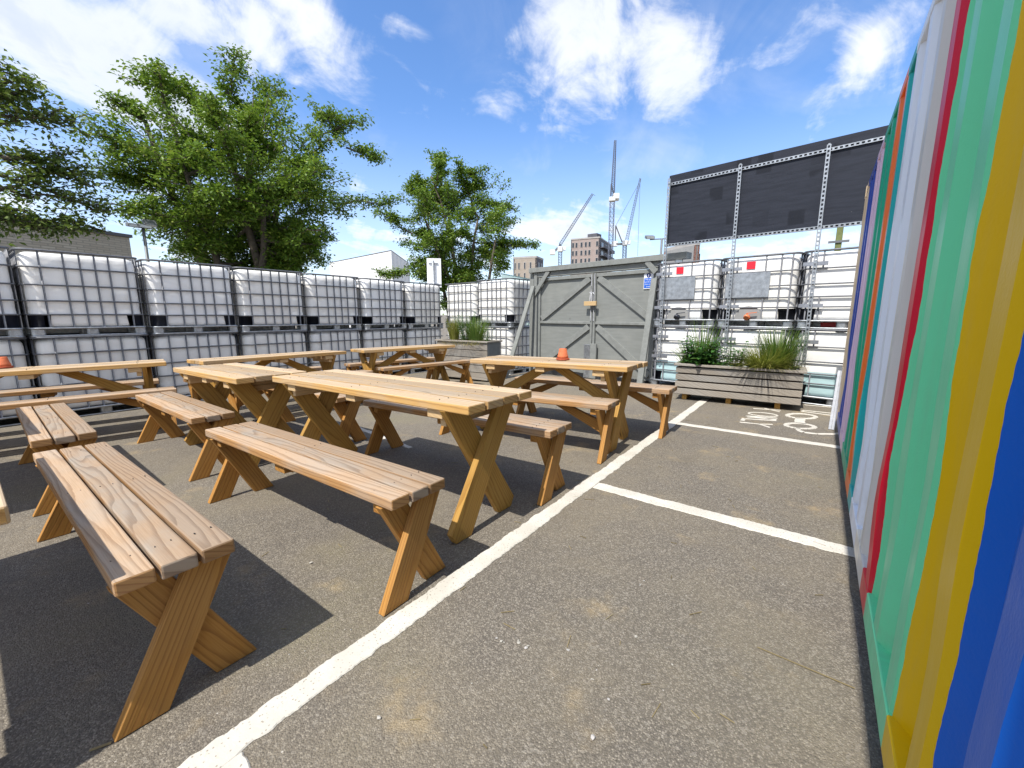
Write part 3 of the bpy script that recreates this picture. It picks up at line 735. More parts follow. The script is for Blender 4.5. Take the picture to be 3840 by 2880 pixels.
# ------------------------------------------------------------------ black board on slotted posts
bd = empty('black_hoarding', 'large black painted plywood board on slotted steel posts above the tanks', 'board', (*cpt(-2.30), 0), CA)
bm = bmesh.new(); box(bm, (-.02, .0, 2.23), (3.7, .018, 3.26)); link('panel', bm, M['board'], bd)
def slotted(name, a, b, wd, par, nrm):
    """slotted angle: two flanges joined by rungs, real holes, plus a return lip"""
    a, b, nrm = Vector(a), Vector(b), Vector(nrm); l = (b - a); L = l.length; l.normalize(); s = l.cross(nrm).normalized(); bm = bmesh.new()
    for sg in (-1, 1):
        bar(bm, a + s * sg * wd * .39, b + s * sg * wd * .39, wd * .24, .003, nrm)
        bar(bm, a + s * sg * wd * .5 - nrm * .012, b + s * sg * wd * .5 - nrm * .012, .003, .024, nrm)
    k = int(L / .05)
    for i in range(k + 1):
        c = a + l * (L * i / k); bar(bm, c - l * .011, c + l * .011, wd * .54, .003, nrm)
    return link(name, bm, M['galv'], par)
for zz in (3.13, 2.235): slotted('rail', (-.02, -.018, zz), (3.7, -.018, zz), .038, bd, (0, -1, 0))
for i, (xx, zb_) in enumerate(((.0, .46), (.985, .75), (1.95, .55), (2.93, .5))):
    p = slotted('post', (xx, -.058, zb_), (xx, -.058, 3.18 if i else 3.2), .040, bd, (0, -1, 0))
    for zz in (1.80, 1.28, .82, .50):
        if zz < zb_: continue
        bm = bmesh.new()
        for dz in (-.018, .018): bar(bm, (xx - .13, -.03, zz + dz), (xx + .13, -.03, zz + dz), .004, .012, (0, 0, 1))
        bar(bm, (xx - .13, -.033, zz), (xx + .13, -.033, zz), .003, .03, (0, 0, 1))
        link('bracket', bm, M['steel'], bd)

# ------------------------------------------------------------------ gate
GA = R(-9); g0 = Vector((-4.98, 7.56)); gzb = -.16
gt = empty('wooden_gate', 'tall grey painted double gate with diagonal braces and raking struts', 'gate', (g0.x, g0.y, 0), GA)
# local x along the gate, y away from the yard
GW, GH = 2.98, 2.14
MC = 1.505
def gb(name, pieces, mat='gate_frame', par=None, bev=.004):
    bm = bmesh.new()
    for lo, hi in pieces: box(bm, lo, hi, 0, bev)
    return link(name, bm, M[mat], par or gt)
def gbar(name, a, b, w_, t_, mat='gate_frame', par=None):
    bm = bmesh.new(); a, b = Vector(a), Vector(b); bar(bm, a, b, t_, w_, (b - a).cross(Vector((0, 1, 0))))
    return link(name, bm, M[mat], par or gt)
lf = gb('gate_leaf', [((.12, .0, gzb + .17), (MC - .006, .018, 1.93))], 'gate_paint'); rf = gb('gate_leaf', [((MC + .006, .0, gzb + .17), (2.765, .018, 1.93))], 'gate_paint')
for leaf, xa, xb in ((lf, .12, MC - .008), (rf, MC + .008, 2.762)):
    gb('mid_rail', [((xa + .05, -.042, .985), (xb - .05, -.002, 1.035))], par=leaf); gb('head_rail', [((xa + .05, -.042, 1.86), (xb - .05, -.002, 1.925))], par=leaf)
    gb('stile', [((xa, -.046, gzb + .17), (xa + .047, -.003, 1.93))], par=leaf); gb('stile', [((xb - .047, -.046, gzb + .17), (xb, -.003, 1.93))], par=leaf)
W9 = .115
gbar('diagonal_brace', (.20, -.022, 1.085), (MC - .10, -.022, 1.845), W9, .036, par=lf); gbar('diagonal_brace', (.20, -.022, .12), (MC - .10, -.022, .94), W9, .036, par=lf)
gbar('diagonal_brace', (2.70, -.022, 1.085), (MC + .10, -.022, 1.845), W9, .036, par=rf); gbar('diagonal_brace', (2.70, -.022, .12), (MC + .10, -.022, .94), W9, .036, par=rf)
gb('header_beam', [((-.12, -.10, 2.04), (3.25, .10, 2.135)), ((.02, -.045, 1.94), (2.765, .06, 2.036))])
gb('gate_post', [((.0, -.06, gzb), (.085, .05, 2.036))]); gb('gate_post', [((-.16, -.02, gzb), (-.045, .06, 2.036))]); gb('gate_post', [((2.69, .022, gzb), (2.765, .07, 1.938))])
gbar('knee_brace', (.03, -.075, 1.58), (.42, -.075, 2.045), .085, .03); gbar('knee_brace', (2.75, -.075, 1.86), (2.58, -.075, 2.045), .085, .03)
for xx, ou in ((.02, .92), (2.745, .44)):
    bm = bmesh.new(); bar(bm, (xx, -.10, 1.76), (xx, -ou, gzb + .03), .10, .04, (0, 1, 1)); link('raking_strut', bm, M['gate_frame'], gt)
    gb('strut_foot', [((xx - .055, -ou - .06, gzb + .002), (xx + .055, -.06, gzb + .06))])
# centre cover boards, bolts, ropes and the loose timber block
gb('cover_board', [((MC - .155, -.075, -.05), (MC - .012, -.05, .60))], 'galv'); gb('cover_board', [((MC - .008, -.085, -.05), (MC + .13, -.049, .62))])
for dx in (-.035, .03):
    bm = bmesh.new(); tube(bm, [(MC + dx, -.058, 1.05), (MC + dx, -.058, 1.92)], .008, 6); tube(bm, [(MC + dx, -.058, 1.55), (MC + dx - .02, -.08, 1.58)], .008, 6); link('bolt_rod', bm, M['steel'], gt)
bm = bmesh.new(); tube(bm, [(MC - .03, -.07, 1.70), (MC - .045, -.075, 1.5), (MC - .075, -.07, 1.34)], .006, 5); tube(bm, [(MC - .03, -.07, 1.70), (MC + .0, -.08, 1.5), (MC + .0, -.075, 1.32)], .006, 5); link('cord', bm, M['sign_white'], gt)
bm = bmesh.new(); plank(bm, (MC - .15, -.125, 1.335), (MC + .12, -.085, 1.415), 0); link('timber_block', bm, M['pale_wood'], gt)
bm = bmesh.new(); nb = 40; A = []; B = []
for i in range(nb + 1):
    x = .1 + 2.65 * i / nb; A.append(bm.verts.new((x, -.03 + .022 * math.sin(i * 1.3) + .012 * math.sin(i * 3.1), gzb + .19))); B.append(bm.verts.new((x, -.06 + .03 * math.sin(i * 1.1 + 1), gzb + .005)))
for i in range(nb): bm.faces.new((A[i], A[i + 1], B[i + 1], B[i])).smooth = True
bmesh.ops.solidify(bm, geom=bm.faces[:], thickness=.004); link('rubber_skirt', bm, M['dark_rubber'], gt)
# notice
sg = empty('notice_sign', 'blue and white mandatory notice fixed to the gate', 'sign', (g0.x + math.cos(GA) * 2.595 + math.sin(GA) * .012, g0.y + math.sin(GA) * 2.595 - math.cos(GA) * .012, 1.60), GA)
bm = bmesh.new(); box(bm, (-.085, -.004, 0), (.085, .004, .27)); link('sign_plate', bm, M['sign_white'], sg)
bm = bmesh.new(); box(bm, (-.077, -.0065, .014), (.077, -.0045, .178)); link('blue_field', bm, M['sign_blue'], sg)
bm = bmesh.new(); ret = bmesh.ops.create_cone(bm, segments=28, radius1=.038, radius2=.038, depth=.002, cap_ends=True, matrix=Matrix.Translation((0, -.0055, .224)) @ Matrix.Rotation(R(90), 4, 'X')); dsc = link('symbol_disc', bm, M['navy'], sg)
bm = bmesh.new(); box(bm, (-.005, -.0085, .218), (.005, -.007, .248)); box(bm, (-.005, -.0085, .202), (.005, -.007, .211)); link('exclamation_mark', bm, M['sign_white'], dsc)
def text(s, size, loc, mat, par, name='lettering'):
    c = bpy.data.curves.new(name, 'FONT'); c.body = s; c.size = size; c.align_x = 'CENTER'; c.extrude = .0004; c.materials.append(mat)
    tmp = bpy.data.objects.new('tmp', c); COL.objects.link(tmp); bpy.context.view_layer.update(); me = bpy.data.meshes.new_from_object(tmp.evaluated_get(bpy.context.evaluated_depsgraph_get())); bpy.data.objects.remove(tmp)
    o = bpy.data.objects.new(name, me); COL.objects.link(o); o.parent = par; o.location = loc; o.rotation_euler = (math.pi / 2, 0, 0); return o
for i, s_ in enumerate(('This gate', 'must be kept', 'clear at all', 'times')):
    text(s_, .031, (0, -.0072, .144 - i * .038), M['sign_white'], sg)
fl = empty('floodlight', 'small dark floodlight on a bracket above the right end of the gate', 'light', at(2545, 985, 7.35), R(15))
bm = bmesh.new(); box(bm, (-.06, -.02, .0), (.06, .03, .075), 0, .006); link('housing', bm, M['lamp_grey'], fl)
bm = bmesh.new(); box(bm, (-.05, -.025, .01), (.05, -.021, .065)); link('lens', bm, M['lamp_glass'], fl)
bm = bmesh.new(); bar(bm, (0, .02, .0), (0, .06, -.10), .03, .008, (0, 1, 0)); bar(bm, (0, .06, -.10), (-.02, .06, -.2), .03, .03, (0, 1, 0)); link('bracket', bm, M['lamp_grey'], fl)

# ------------------------------------------------------------------ planters
def slat_box(par, W_, D_, z0, z1, ns, mat, endmat=None, gap=.021, lip=True, feet=()):
    h = (z1 - z0 - (.028 if lip else 0)) / ns
    bm = bmesh.new()
    for i in range(ns):
        a = z0 + i * h; plank(bm, (0, 0, a), (W_, .022, a + h - gap), 0); plank(bm, (0, D_ - .022, a), (W_, D_, a + h - gap), 0)
        if not endmat: plank(bm, (.0, .024, a), (.022, D_ - .024, a + h - gap), 1); plank(bm, (W_ - .022, .024, a), (W_, D_ - .024, a + h - gap), 1)
    link('slat_wall', bm, M[mat], par)
    if endmat:
        bm = bmesh.new(); box(bm, (W_ - .02, .023, z0), (W_ + .004, D_ - .023, z1 - .03), 0, .003); link('end_panel', bm, M[endmat], par); bm = bmesh.new(); box(bm, (-.004, .023, z0), (.02, D_ - .023, z1 - .03), 0, .003); link('end_panel', bm, M[endmat], par)
    bm = bmesh.new(); box(bm, (.03, .03, z0 + .03), (W_ - .03, D_ - .03, z1 - .06)); link('soil', bm, M['soil'], par)
    if lip:
        bm = bmesh.new(); e = .028
        plank(bm, (-e, -e, z1 - .028), (W_ + e, .045, z1), 0); plank(bm, (-e, D_ - .045, z1 - .028), (W_ + e, D_ + e, z1), 0)
        plank(bm, (-e, .047, z1 - .028), (.045, D_ - .047, z1), 1); plank(bm, (W_ - .045, .047, z1 - .028), (W_ + e, D_ - .047, z1), 1); link('rim', bm, M[mat], par)
    for fx in feet:
        bm = bmesh.new(); plank(bm, (fx - .03, .055, .002), (fx + .03, D_ - .055, z0 - .002), 1); link('foot', bm, M['leg_wood'], par)
pr = empty('slatted_planter', 'long weathered slatted wood planter on short feet before the right tanks', 'planter', (-1.555, 5.915, 0), R(3))
slat_box(pr, 1.455, .46, .085, .505, 4, 'planter_wood', feet=(.12, .67, 1.22))
zl = gz(-5.1, 5.95)
pL = empty('grey_planter', 'grey planter with a dark side panel and grassy plants in the corner by the gate', 'planter', (-6.26, 5.86, zl), R(3))
slat_box(pL, 1.28, .44, .03, .775, 5, 'planter_wood', 'planter_end', gap=.012, feet=(.15, .64, 1.12))

# ------------------------------------------------------------------ plants
def blade(V, F, base, d, l, w_, droop, rng, seg=4):
    """a grass blade: bending strip"""
    p = Vector(base); d = Vector(d).normalized(); side = d.cross(Vector((0, 0, 1)))
    if side.length < .01: side = Vector((rng.uniform(-1, 1), rng.uniform(-1, 1), 0))
    side.normalize(); i0 = len(V); ax = Vector((d.x, d.y, 0)); ax = ax.normalized() if ax.length > 1e-3 else Vector((rng.uniform(-1, 1), rng.uniform(-1, 1), 0)).normalized()
    for i in range(seg + 1):
        k = i / seg; ww = w_ * (1 - k) ** .6 * .5 + .0004
        V.append(p - side * ww); V.append(p + side * ww)
        if i: F.append((i0 + 2 * i - 2, i0 + 2 * i - 1, i0 + 2 * i + 1, i0 + 2 * i))
        d = (d + (ax * .5 - Vector((0, 0, 1))) * droop / seg).normalized(); p = p + d * (l / seg)
def leafq(V, F, p, d, up, l, w_, curl=.2):
    """pointed leaf of four triangles, folded along the midrib"""
    d = Vector(d).normalized(); up = Vector(up); s = d.cross(up)
    if s.length < 1e-3: s = d.cross(Vector((1, 0, 0)))
    s.normalize(); up = s.cross(d); i0 = len(V); p = Vector(p)
    V += [p, p + d * l * .5 + s * w_ * .5 + up * w_ * curl, p + d * l * .5 - s * w_ * .5 + up * w_ * curl, p + d * l - up * l * .12, p + d * l * .45]
    F += [(i0, i0 + 1, i0 + 4), (i0, i0 + 4, i0 + 2), (i0 + 4, i0 + 1, i0 + 3), (i0 + 4, i0 + 3, i0 + 2)]
def plant(name, label, V, F, mat, par=None, cat='plant', stems=None, group=None):
    me = bpy.data.meshes.new(name); me.from_pydata([tuple(v) for v in V], [], F); o = linkme(name, me, M[mat], par)
    if label: tag(o, label, cat, group, 'thing')
    if stems:
        bm = bmesh.new()
        for pts, r in stems: tube(bm, pts, r, 5)
        link('stems', bm, M['herb'], o)
    return o
def grass(label, c, n_, hgt, rad, spread, w_, droop, mat, seed, name='grass_tuft', dirbias=(0, 0)):
    rng = random.Random(seed); V, F = [], []
    for _ in range(n_):
        a = rng.uniform(0, 6.283); r = rad * math.sqrt(rng.random()); b = Vector((c[0] + r * math.cos(a), c[1] + r * .8 * math.sin(a), c[2]))
        sp = spread * (.25 + .75 * rng.random()); d = Vector((math.cos(a) * sp + dirbias[0] * rng.random(), math.sin(a) * sp + dirbias[1] * rng.random(), 1))
        blade(V, F, b, d, hgt * rng.uniform(.55, 1.1), w_ * rng.uniform(.7, 1.3), droop * rng.uniform(.4, 1.4), rng, 5)
    return plant(name, label, V, F, mat)
def herb(label, c, nst, hgt, rad, leafl, mat, seed, name='leafy_plant', lean=.35, leafw=.55, per=9):
    rng = random.Random(seed); V, F, st = [], [], []
    for _ in range(nst):
        a = rng.uniform(0, 6.283); r = rad * math.sqrt(rng.random()) * .6; b = Vector((c[0] + r * math.cos(a), c[1] + r * math.sin(a) * .8, c[2])); h = hgt * rng.uniform(.5, 1.05)
        d = Vector((math.cos(a) * lean * rng.random(), math.sin(a) * lean * rng.random(), 1)).normalized(); tip = b + d * h
        st.append(([b, b + d * h * .5 + Vector((rng.uniform(-.01, .01), rng.uniform(-.01, .01), 0)), tip], [.004, .003, .0015]))
        for i in range(per):
            k = .12 + .88 * (i + rng.random() * .5) / per; p = b.lerp(tip, min(k, 1)); ph = i * 1.57 + rng.uniform(-.4, .4)
            for sg in (0, math.pi):
                o = Vector((math.cos(ph + sg), math.sin(ph + sg), rng.uniform(-.25, .45) * (1 if k < .9 else 2))); l = leafl * rng.uniform(.65, 1.1) * (1.15 - .6 * k)
                leafq(V, F, p + o.normalized() * .008, o, (0, 0, 1), l, l * leafw)
    return plant(name, label, V, F, mat, stems=st)
def prl(u, v, z): a = R(3); return (-1.555 + u * math.cos(a) - v * math.sin(a), 5.915 + u * math.sin(a) + v * math.cos(a), z)
herb('bushy plant with broad dark green leaves at the left end of the slatted planter', prl(.27, .17, .44), 44, .44, .27, .125, 'herb', 1, lean=.45, leafw=.62, per=9)
herb('loose leafy plant in the middle of the slatted planter, a gap showing behind it', prl(.66, .2, .44), 20, .46, .2, .10, 'herb', 2, lean=.4, leafw=.42, per=8)
herb('low mint like plant between the bushy plant and the loose plant', prl(.49, .12, .44), 18, .16, .14, .06, 'herb', 3, name='low_plant', leafw=.6, per=5)
grass('dark upright sedge rising behind the bushy plant in the slatted planter', prl(.27, .3, .44), 80, .66, .12, .22, .011, .35, 'reed', 4, 'tall_grass')
grass('thin arching grass at the left end of the slatted planter', prl(.1, .2, .44), 50, .5, .06, .5, .010, .8, 'reed', 5, 'arching_grass', (-.3, 0))
grass('full yellow green fountain grass spilling over the right part of the slatted planter', prl(1.03, .16, .44), 1500, .42, .15, .62, .0065, 1.05, 'straw', 6, 'fountain_grass')
grass('darker green stiff grass behind the fountain grass at the right of the planter', prl(1.16, .28, .44), 460, .58, .13, .3, .008, .45, 'reed', 7, 'tall_grass')
herb('tall weedy stem plant at the right end of the slatted planter', prl(1.30, .3, .44), 16, .52, .12, .06, 'herb', 8, name='weed_plant', leafw=.35, per=11)
def pll(u, v, z): a = R(3); return (-6.26 + u * math.cos(a) - v * math.sin(a), 5.86 + u * math.sin(a) + v * math.cos(a), zl + z)
grass('bright yellow green grass tuft at the left of the grey planter', pll(.33, .16, .70), 420, .50, .085, .22, .008, .3, 'straw', 11)
herb('tall dark wildflower stems in the middle of the grey planter', pll(.60, .25, .70), 44, .66, .2, .055, 'leaf_b', 12, name='wildflower', lean=.5, leafw=.3, per=16)
grass('green feathery grass in the right half of the grey planter', pll(.88, .18, .70), 440, .55, .14, .35, .008, .4, 'reed', 13)
herb('sparse weed at the right end of the grey planter', pll(1.12, .2, .70), 14, .42, .14, .045, 'leaf_b', 14, name='weed_plant', leafw=.3, per=10)
grass('dry straw coloured grass along the front edge of the grey planter', pll(.65, .1, .70), 420, .2, .52, 1.1, .006, 1.3, 'dry', 15, 'dry_grass')

# ------------------------------------------------------------------ striped container
CX, CY0, CY1, CZ0, CZ1 = .220, -.66, 5.40, .122, 2.36
ct = empty('shipping_container', 'shipping container painted in vertical stripes of many colours', 'container', (0, 0, 0))
def corr(y0, y1, x0, x1, z0, z1):
    """trapezoid corrugated sheet in the plane x, ridges at x0, valleys at x1"""
    P, fl_, sl = .28, .078, .062; pts = []; y = 1.442 - 12 * P
    while y < y1 + P:
        pts += [(y, x1), (y + sl, x0), (y + sl + fl_, x0), (y + 2 * sl + fl_, x1)]; y += P
    pts = [p for p in pts if y0 <= p[0] <= y1]; pts = [(y0, pts[0][1])] + pts + [(y1, pts[-1][1])]
    bm = bmesh.new(); zs = [z0 + (z1 - z0) * i / 6 for i in range(7)]
    zs = [z0 + (z1 - z0) * i / 22 for i in range(23)]
    def dent(y, z):
        k = math.exp(-((z - .62) / .30) ** 2); return (.007 * math.sin(y * 5.3 + 1.) * k + .004 * math.sin(y * 11. + z * 7.) * k, (.010 if y > .6 else 0) * math.sin(y * 3.1 + z * 6.5) * k + .003 * math.sin(z * 9 + y * 5))
    cols = [[bm.verts.new((x + dent(y, z)[0], y + dent(y, z)[1], z)) for z in zs] for y, x in pts]
    for A, B in zip(cols, cols[1:]):
        if (A[0].co - B[0].co).length < 1e-5: continue
        for k in range(22): bm.faces.new((A[k], A[k + 1], B[k + 1], B[k]))
    return bm
bm = corr(CY0 + .09, CY1 - .09, CX + .003, CX + .043, CZ0 + .10, CZ1 - .052); link('side_panel', bm, M['stripes'], ct)
bm = corr(CY0 + .09, CY1 - .09, CX + 2.14, CX + 2.10, CZ0 + .10, CZ1 - .052); link('side_panel', bm, M['stripes'], ct)
for xx in (CX, CX + 2.09):
    bm = bmesh.new(); box(bm, (xx, CY0 + .1, CZ0), (xx + .06, CY1 - .1, CZ0 + .10), 0, .004); link('bottom_rail', bm, M['stripes'], ct)
    bm = bmesh.new(); box(bm, (xx, CY0 + .1, CZ1 - .052), (xx + .06, CY1 - .1, CZ1), 0, .004); link('top_rail', bm, M['stripes'], ct)
    for yy in (CY0, CY1 - .1):
        bm = bmesh.new(); box(bm, (xx, yy, CZ0 + .1), (xx + .06, yy + .1, CZ1 - .1), 0, .005); link('corner_post', bm, M['stripes'], ct)
        for z_ in (CZ0 - .01, CZ1 - .1):
            bm = bmesh.new(); box(bm, (xx - .004, yy - .004, z_), (xx + .1, yy + .104, z_ + .105), 0, .006); link('corner_casting', bm, M['stripes'], ct)
bm = bmesh.new(); box(bm, (CX + .062, CY0 + .02, CZ1 - .03), (CX + 2.088, CY1 - .02, CZ1 - .012)); link('roof', bm, M['stripes'], ct)
bm = bmesh.new(); box(bm, (CX + .062, CY0 + .02, CZ0 + .02), (CX + 2.088, CY1 - .02, CZ0 + .06)); link('floor_deck', bm, M['roof_dark'], ct)
for xa, xb in ((CX + .07, CX + 1.072), (CX + 1.078, CX + 2.08)):
    bm = bmesh.new(); box(bm, (xa, CY1 - .06, CZ0 + .1), (xb, CY1 - .02, CZ1 - .055), 0, .004); dd = link('door', bm, M['stripes'], ct)
    for q in (.25, .75):
        bm = bmesh.new(); x = xa + (xb - xa) * q; tube(bm, [(x, CY1 - .0, CZ0 + .1), (x, CY1 - .0, CZ1 - .07)], .016, 8); link('locking_bar', bm, M['galv'], dd)
bm = bmesh.new(); box(bm, (CX + .07, CY0 + .02, CZ0 + .1), (CX + 2.08, CY0 + .05, CZ1 - .055)); link('end_wall', bm, M['stripes'], ct)

# pale metal step frame at the far corner of the container
sf = empty('metal_post', 'slim bright pale metal post leaning at the far corner of the striped container', 'post', (CX - .02, 5.34, 0), 0)
for dx in (-.014, .010):
    bm = bmesh.new(); bar(bm, (dx - .008, -.09, .004), (dx + .012, .05, .60), .022, .022, (0, 1, 0)); link('stile', bm, M['white_metal'], sf)

# ------------------------------------------------------------------ trees
def tree(name, label, base, crown_c, crown_r, stems_, nleaf, leaf, seed, leaders=(), mat='leaf', trunk_r=.16, levels=(9, 6), fill=430):
    rng = random.Random(seed); o = empty(name, label, 'tree', tuple(base), 0, 'trees beyond the tank wall')
    base = Vector(base); cc = Vector(crown_c); cr = Vector(crown_r); bm = bmesh.new(); tips = []; ntone = 0
    def inside(p, k=1.): q = p - cc; return (q.x / cr.x) ** 2 + (q.y / cr.y) ** 2 + (q.z / cr.z) ** 2 < k
    def limb(p, d, l, r, lev, lim=1.05):
        pts, n_ = [p.copy()], 6; q = p.copy(); d = d.normalized()
        for i in range(n_):
            d = (d + Vector((rng.uniform(-1, 1), rng.uniform(-1, 1), rng.uniform(-.7, .9))) * .17 + Vector((0, 0, .05 if lev < 2 else -.02))).normalized()
            q = q + d * (l / n_); pts.append(q.copy())
            if lev > 0 and not inside(q, lim): break
        m = len(pts)
        tube(bm, [x - base for x in pts], [max(.006, r * (1 - .72 * i / max(m - 1, 1))) for i in range(m)], 6 if lev < 2 else 4)
        return pts, d
    def foliage(pts, dens, rad):
        for i in range(1, len(pts)):
            for _ in range(dens): tips.append((pts[i - 1].lerp(pts[i], rng.random()), rad))
    for sx, sy, hz0 in stems_:
        tgt = Vector((cc.x + sx * cr.x, cc.y + sy * cr.y, cc.z + hz0 * cr.z)); d = tgt - base; L = d.length
        p0 = base + Vector((sx * .4, sy * .4, 0)); pts, dd = limb(p0, d, L * .95, trunk_r * (.6 + .4 * rng.random()), 0)
        for k in range(levels[0]):
            t_ = .28 + .72 * (k + rng.random()) / levels[0]; i = min(int(t_ * (len(pts) - 1)), len(pts) - 2); p = pts[i].lerp(pts[i + 1], t_ * (len(pts) - 1) - i)
            a = rng.uniform(0, 6.283); e = rng.uniform(-.25, .75); d2 = Vector((math.cos(a), math.sin(a), e)) + (p - cc).normalized() * .5
            pts2, _d = limb(p, d2, cr.x * rng.uniform(.38, .75), trunk_r * .26, 1, 1.12)
            for k2 in range(levels[1]):
                t2 = .25 + .75 * (k2 + rng.random()) / levels[1]; i2 = min(int(t2 * (len(pts2) - 1)), len(pts2) - 2); pp = pts2[i2].lerp(pts2[i2 + 1], min(1., t2 * (len(pts2) - 1) - i2))
                a = rng.uniform(0, 6.283); d3 = Vector((math.cos(a), math.sin(a), rng.uniform(-.5, .6))) + (pp - cc).normalized() * .6
                pts3, _d = limb(pp, d3, cr.x * rng.uniform(.16, .34), .018, 2, 1.22)
                foliage(pts3, 2, .17)
            foliage(pts2[-2:], 2, .2)
    for _ in range(int(fill)):
        v = Vector((rng.gauss(0, 1), rng.gauss(0, 1), rng.gauss(0, 1))).normalized() * rng.uniform(.35, 1.04) ** .6; v = Vector((v.x * cr.x, v.y * cr.y, v.z * cr.z))
        if math.sin(v.x * 2.1 + seed) + math.sin(v.y * 2.7) + math.sin(v.z * 2.5 + v.x) < -.55: continue
        p = cc + v; q = p - v.normalized() * .5 - Vector((0, 0, .12)); tube(bm, [q - base, p - base], [.012, .005], 4)
        for k in range(4): tips.append((q.lerp(p, .35 + .22 * k), .2))
    for (p0, p1, r0) in leaders:
        p0, p1 = Vector(p0), Vector(p1); pts = [p0.lerp(p1, i / 6) + Vector((rng.uniform(-.06, .06), rng.uniform(-.06, .06), rng.uniform(-.05, .08))) for i in range(7)]
        tube(bm, [x - base for x in pts], [max(.006, r0 * (1 - .75 * i / 6)) for i in range(7)], 5)
        for i in range(1, 7):
            for _ in range(5 if i > 2 else 3):
                a = rng.uniform(0, 6.28); q = pts[i] + Vector((math.cos(a), math.sin(a), rng.uniform(-.2, .6))) * rng.uniform(.15, .42)
                tube(bm, [pts[i] - base, q - base], [.008, .004], 4); tips.append((q, .15)); tips.append((pts[i].lerp(q, .6), .13))
    link('trunk', bm, M['bark'], o)
    V, F = [], []; per = max(1, int(nleaf / max(1, len(tips))))
    for p, rad in tips:
        for _ in range(per):
            v = Vector((rng.gauss(0, 1), rng.gauss(0, 1), rng.gauss(0, .8))) * rad * .55
            d = Vector((rng.uniform(-1, 1), rng.uniform(-1, 1), rng.uniform(-.65, .5))); up = Vector((rng.uniform(-.7, .7), rng.uniform(-.7, .7), 1))
            leafq(V, F, p + v - base, d, up, leaf * rng.uniform(.7, 1.25), leaf * rng.uniform(.4, .62), .12)
    me = bpy.data.meshes.new('crown'); me.from_pydata([tuple(v) for v in V], [], F); linkme('crown', me, M[mat], o)
    return o
def P3(px, py, D): return at(px, py, D)
GZ = -.25
DA = 13.; ca = P3(905, 700, DA); bA = P3(925, 1060, DA); bA.z = GZ
stA = [(-.55, .1, .15), (.5, -.1, .05), (-.15, .5, .55), (.25, -.45, .7), (-.35, -.4, .75), (.62, .35, .45), (0, 0, .95), (-.72, .2, -.25), (.75, 0, -.3), (.35, .1, .35)]
ldA = [(P3(770, 400, DA), P3(560, 295, DA), .03), (P3(600, 600, DA), P3(350, 515, DA - .6), .03), (P3(860, 360, DA), P3(885, 222, DA), .04), (P3(960, 420, DA), P3(1040, 330, DA + .4), .03), (P3(1290, 560, DA), P3(1420, 590, DA), .03), (P3(1180, 520, DA), P3(1340, 470, DA), .03), (P3(1250, 480, DA), P3(1215, 425, DA), .03),
       (P3(580, 690, DA), P3(420, 655, DA), .03), (P3(1260, 760, DA), P3(1470, 760, DA), .03)]
tree('leafy_tree', 'largest leafy tree rising behind the left tank wall', bA, ca, (2.65, 2.6, 2.15), stA, 105000, .098, 4, ldA, trunk_r=.17, levels=(9, 6), fill=430)
DB = 17.; cb = P3(1715, 845, DB); bB = P3(1740, 1060, DB); bB.z = GZ
stB = [(0, 0, .95), (-.4, .3, .3), (.45, -.2, .25), (-.65, -.2, -.25), (.7, .2, -.2), (.1, .5, .6), (-.1, -.5, .55)]
ldB = [(P3(1660, 720, DB), P3(1640, 595, DB), .04), (P3(1790, 760, DB), P3(1905, 780, DB), .03), (P3(1850, 930, DB), P3(1990, 925, DB), .03), (P3(1760, 730, DB), P3(1800, 680, DB), .03), (P3(1600, 760, DB), P3(1540, 700, DB), .03), (P3(1520, 1020, DB), P3(1445, 1030, DB), .03), (P3(1540, 880, DB), P3(1440, 800, DB), .03)]
tree('leafy_tree', 'smaller round leafy tree behind the white sign and the tank corner', bB, cb, (2.6, 2.4, 2.2), stB, 52000, .118, 8, ldB, trunk_r=.13, levels=(7, 4), fill=330)
DC = 10.5; cC = P3(-560, 640, DC); bC = P3(-560, 1000, DC); bC.z = GZ
stC = [(.3, 0, .5), (.5, .3, .1), (.55, -.3, -.1), (-.3, 0, .6), (0, .4, .8), (.45, 0, -.45)]
ldC = [(P3(-60, 430, DC), P3(240, 470, DC), .03), (P3(-80, 330, DC), P3(60, 290, DC), .03), (P3(-50, 560, DC), P3(330, 690, DC), .035), (P3(-40, 640, DC), P3(400, 800, DC), .035), (P3(-60, 760, DC), P3(390, 880, DC), .035), (P3(0, 700, DC), P3(300, 640, DC), .03), (P3(-40, 820, DC), P3(260, 880, DC), .03),
       (P3(-40, 360, DC), P3(70, 350, DC), .03), (P3(-50, 480, DC), P3(170, 430, DC), .03), (P3(-30, 600, DC), P3(230, 590, DC), .03), (P3(-20, 720, DC), P3(330, 760, DC), .03), (P3(-40, 800, DC), P3(150, 850, DC), .03)]
tree('leafy_tree', 'tree at the left edge reaching in with long leafy branches', bC, cC, (2.0, 2.0, 2.1), stC, 13500, .098, 12, ldC, 'leaf_b', .14, (5, 3), 24)

# ------------------------------------------------------------------ buildings behind
def quadbox(name, a, b, depth, z0, z1, mat, par=None):
    """a building wall box: front edge from a to b (plan), depth away from the camera"""
    a, b = Vector((a.x, a.y)), Vector((b.x, b.y)); d = (b - a).normalized(); n_ = Vector((-d.y, d.x))
    if n_.dot(a) < 0: n_ = -n_
    bm = bmesh.new(); pl_ = [a, b, b + n_ * depth, a + n_ * depth]
    A = [bm.verts.new((p.x, p.y, z0)) for p in pl_]; B = [bm.verts.new((p.x, p.y, z1)) for p in pl_]
    bm.faces.new(A[::-1]); bm.faces.new(B)
    for k in range(4): bm.faces.new((A[k], A[(k + 1) % 4], B[(k + 1) % 4], B[k]))
    bmesh.ops.recalc_face_normals(bm, faces=bm.faces)
    return link(name, bm, M[mat], par)
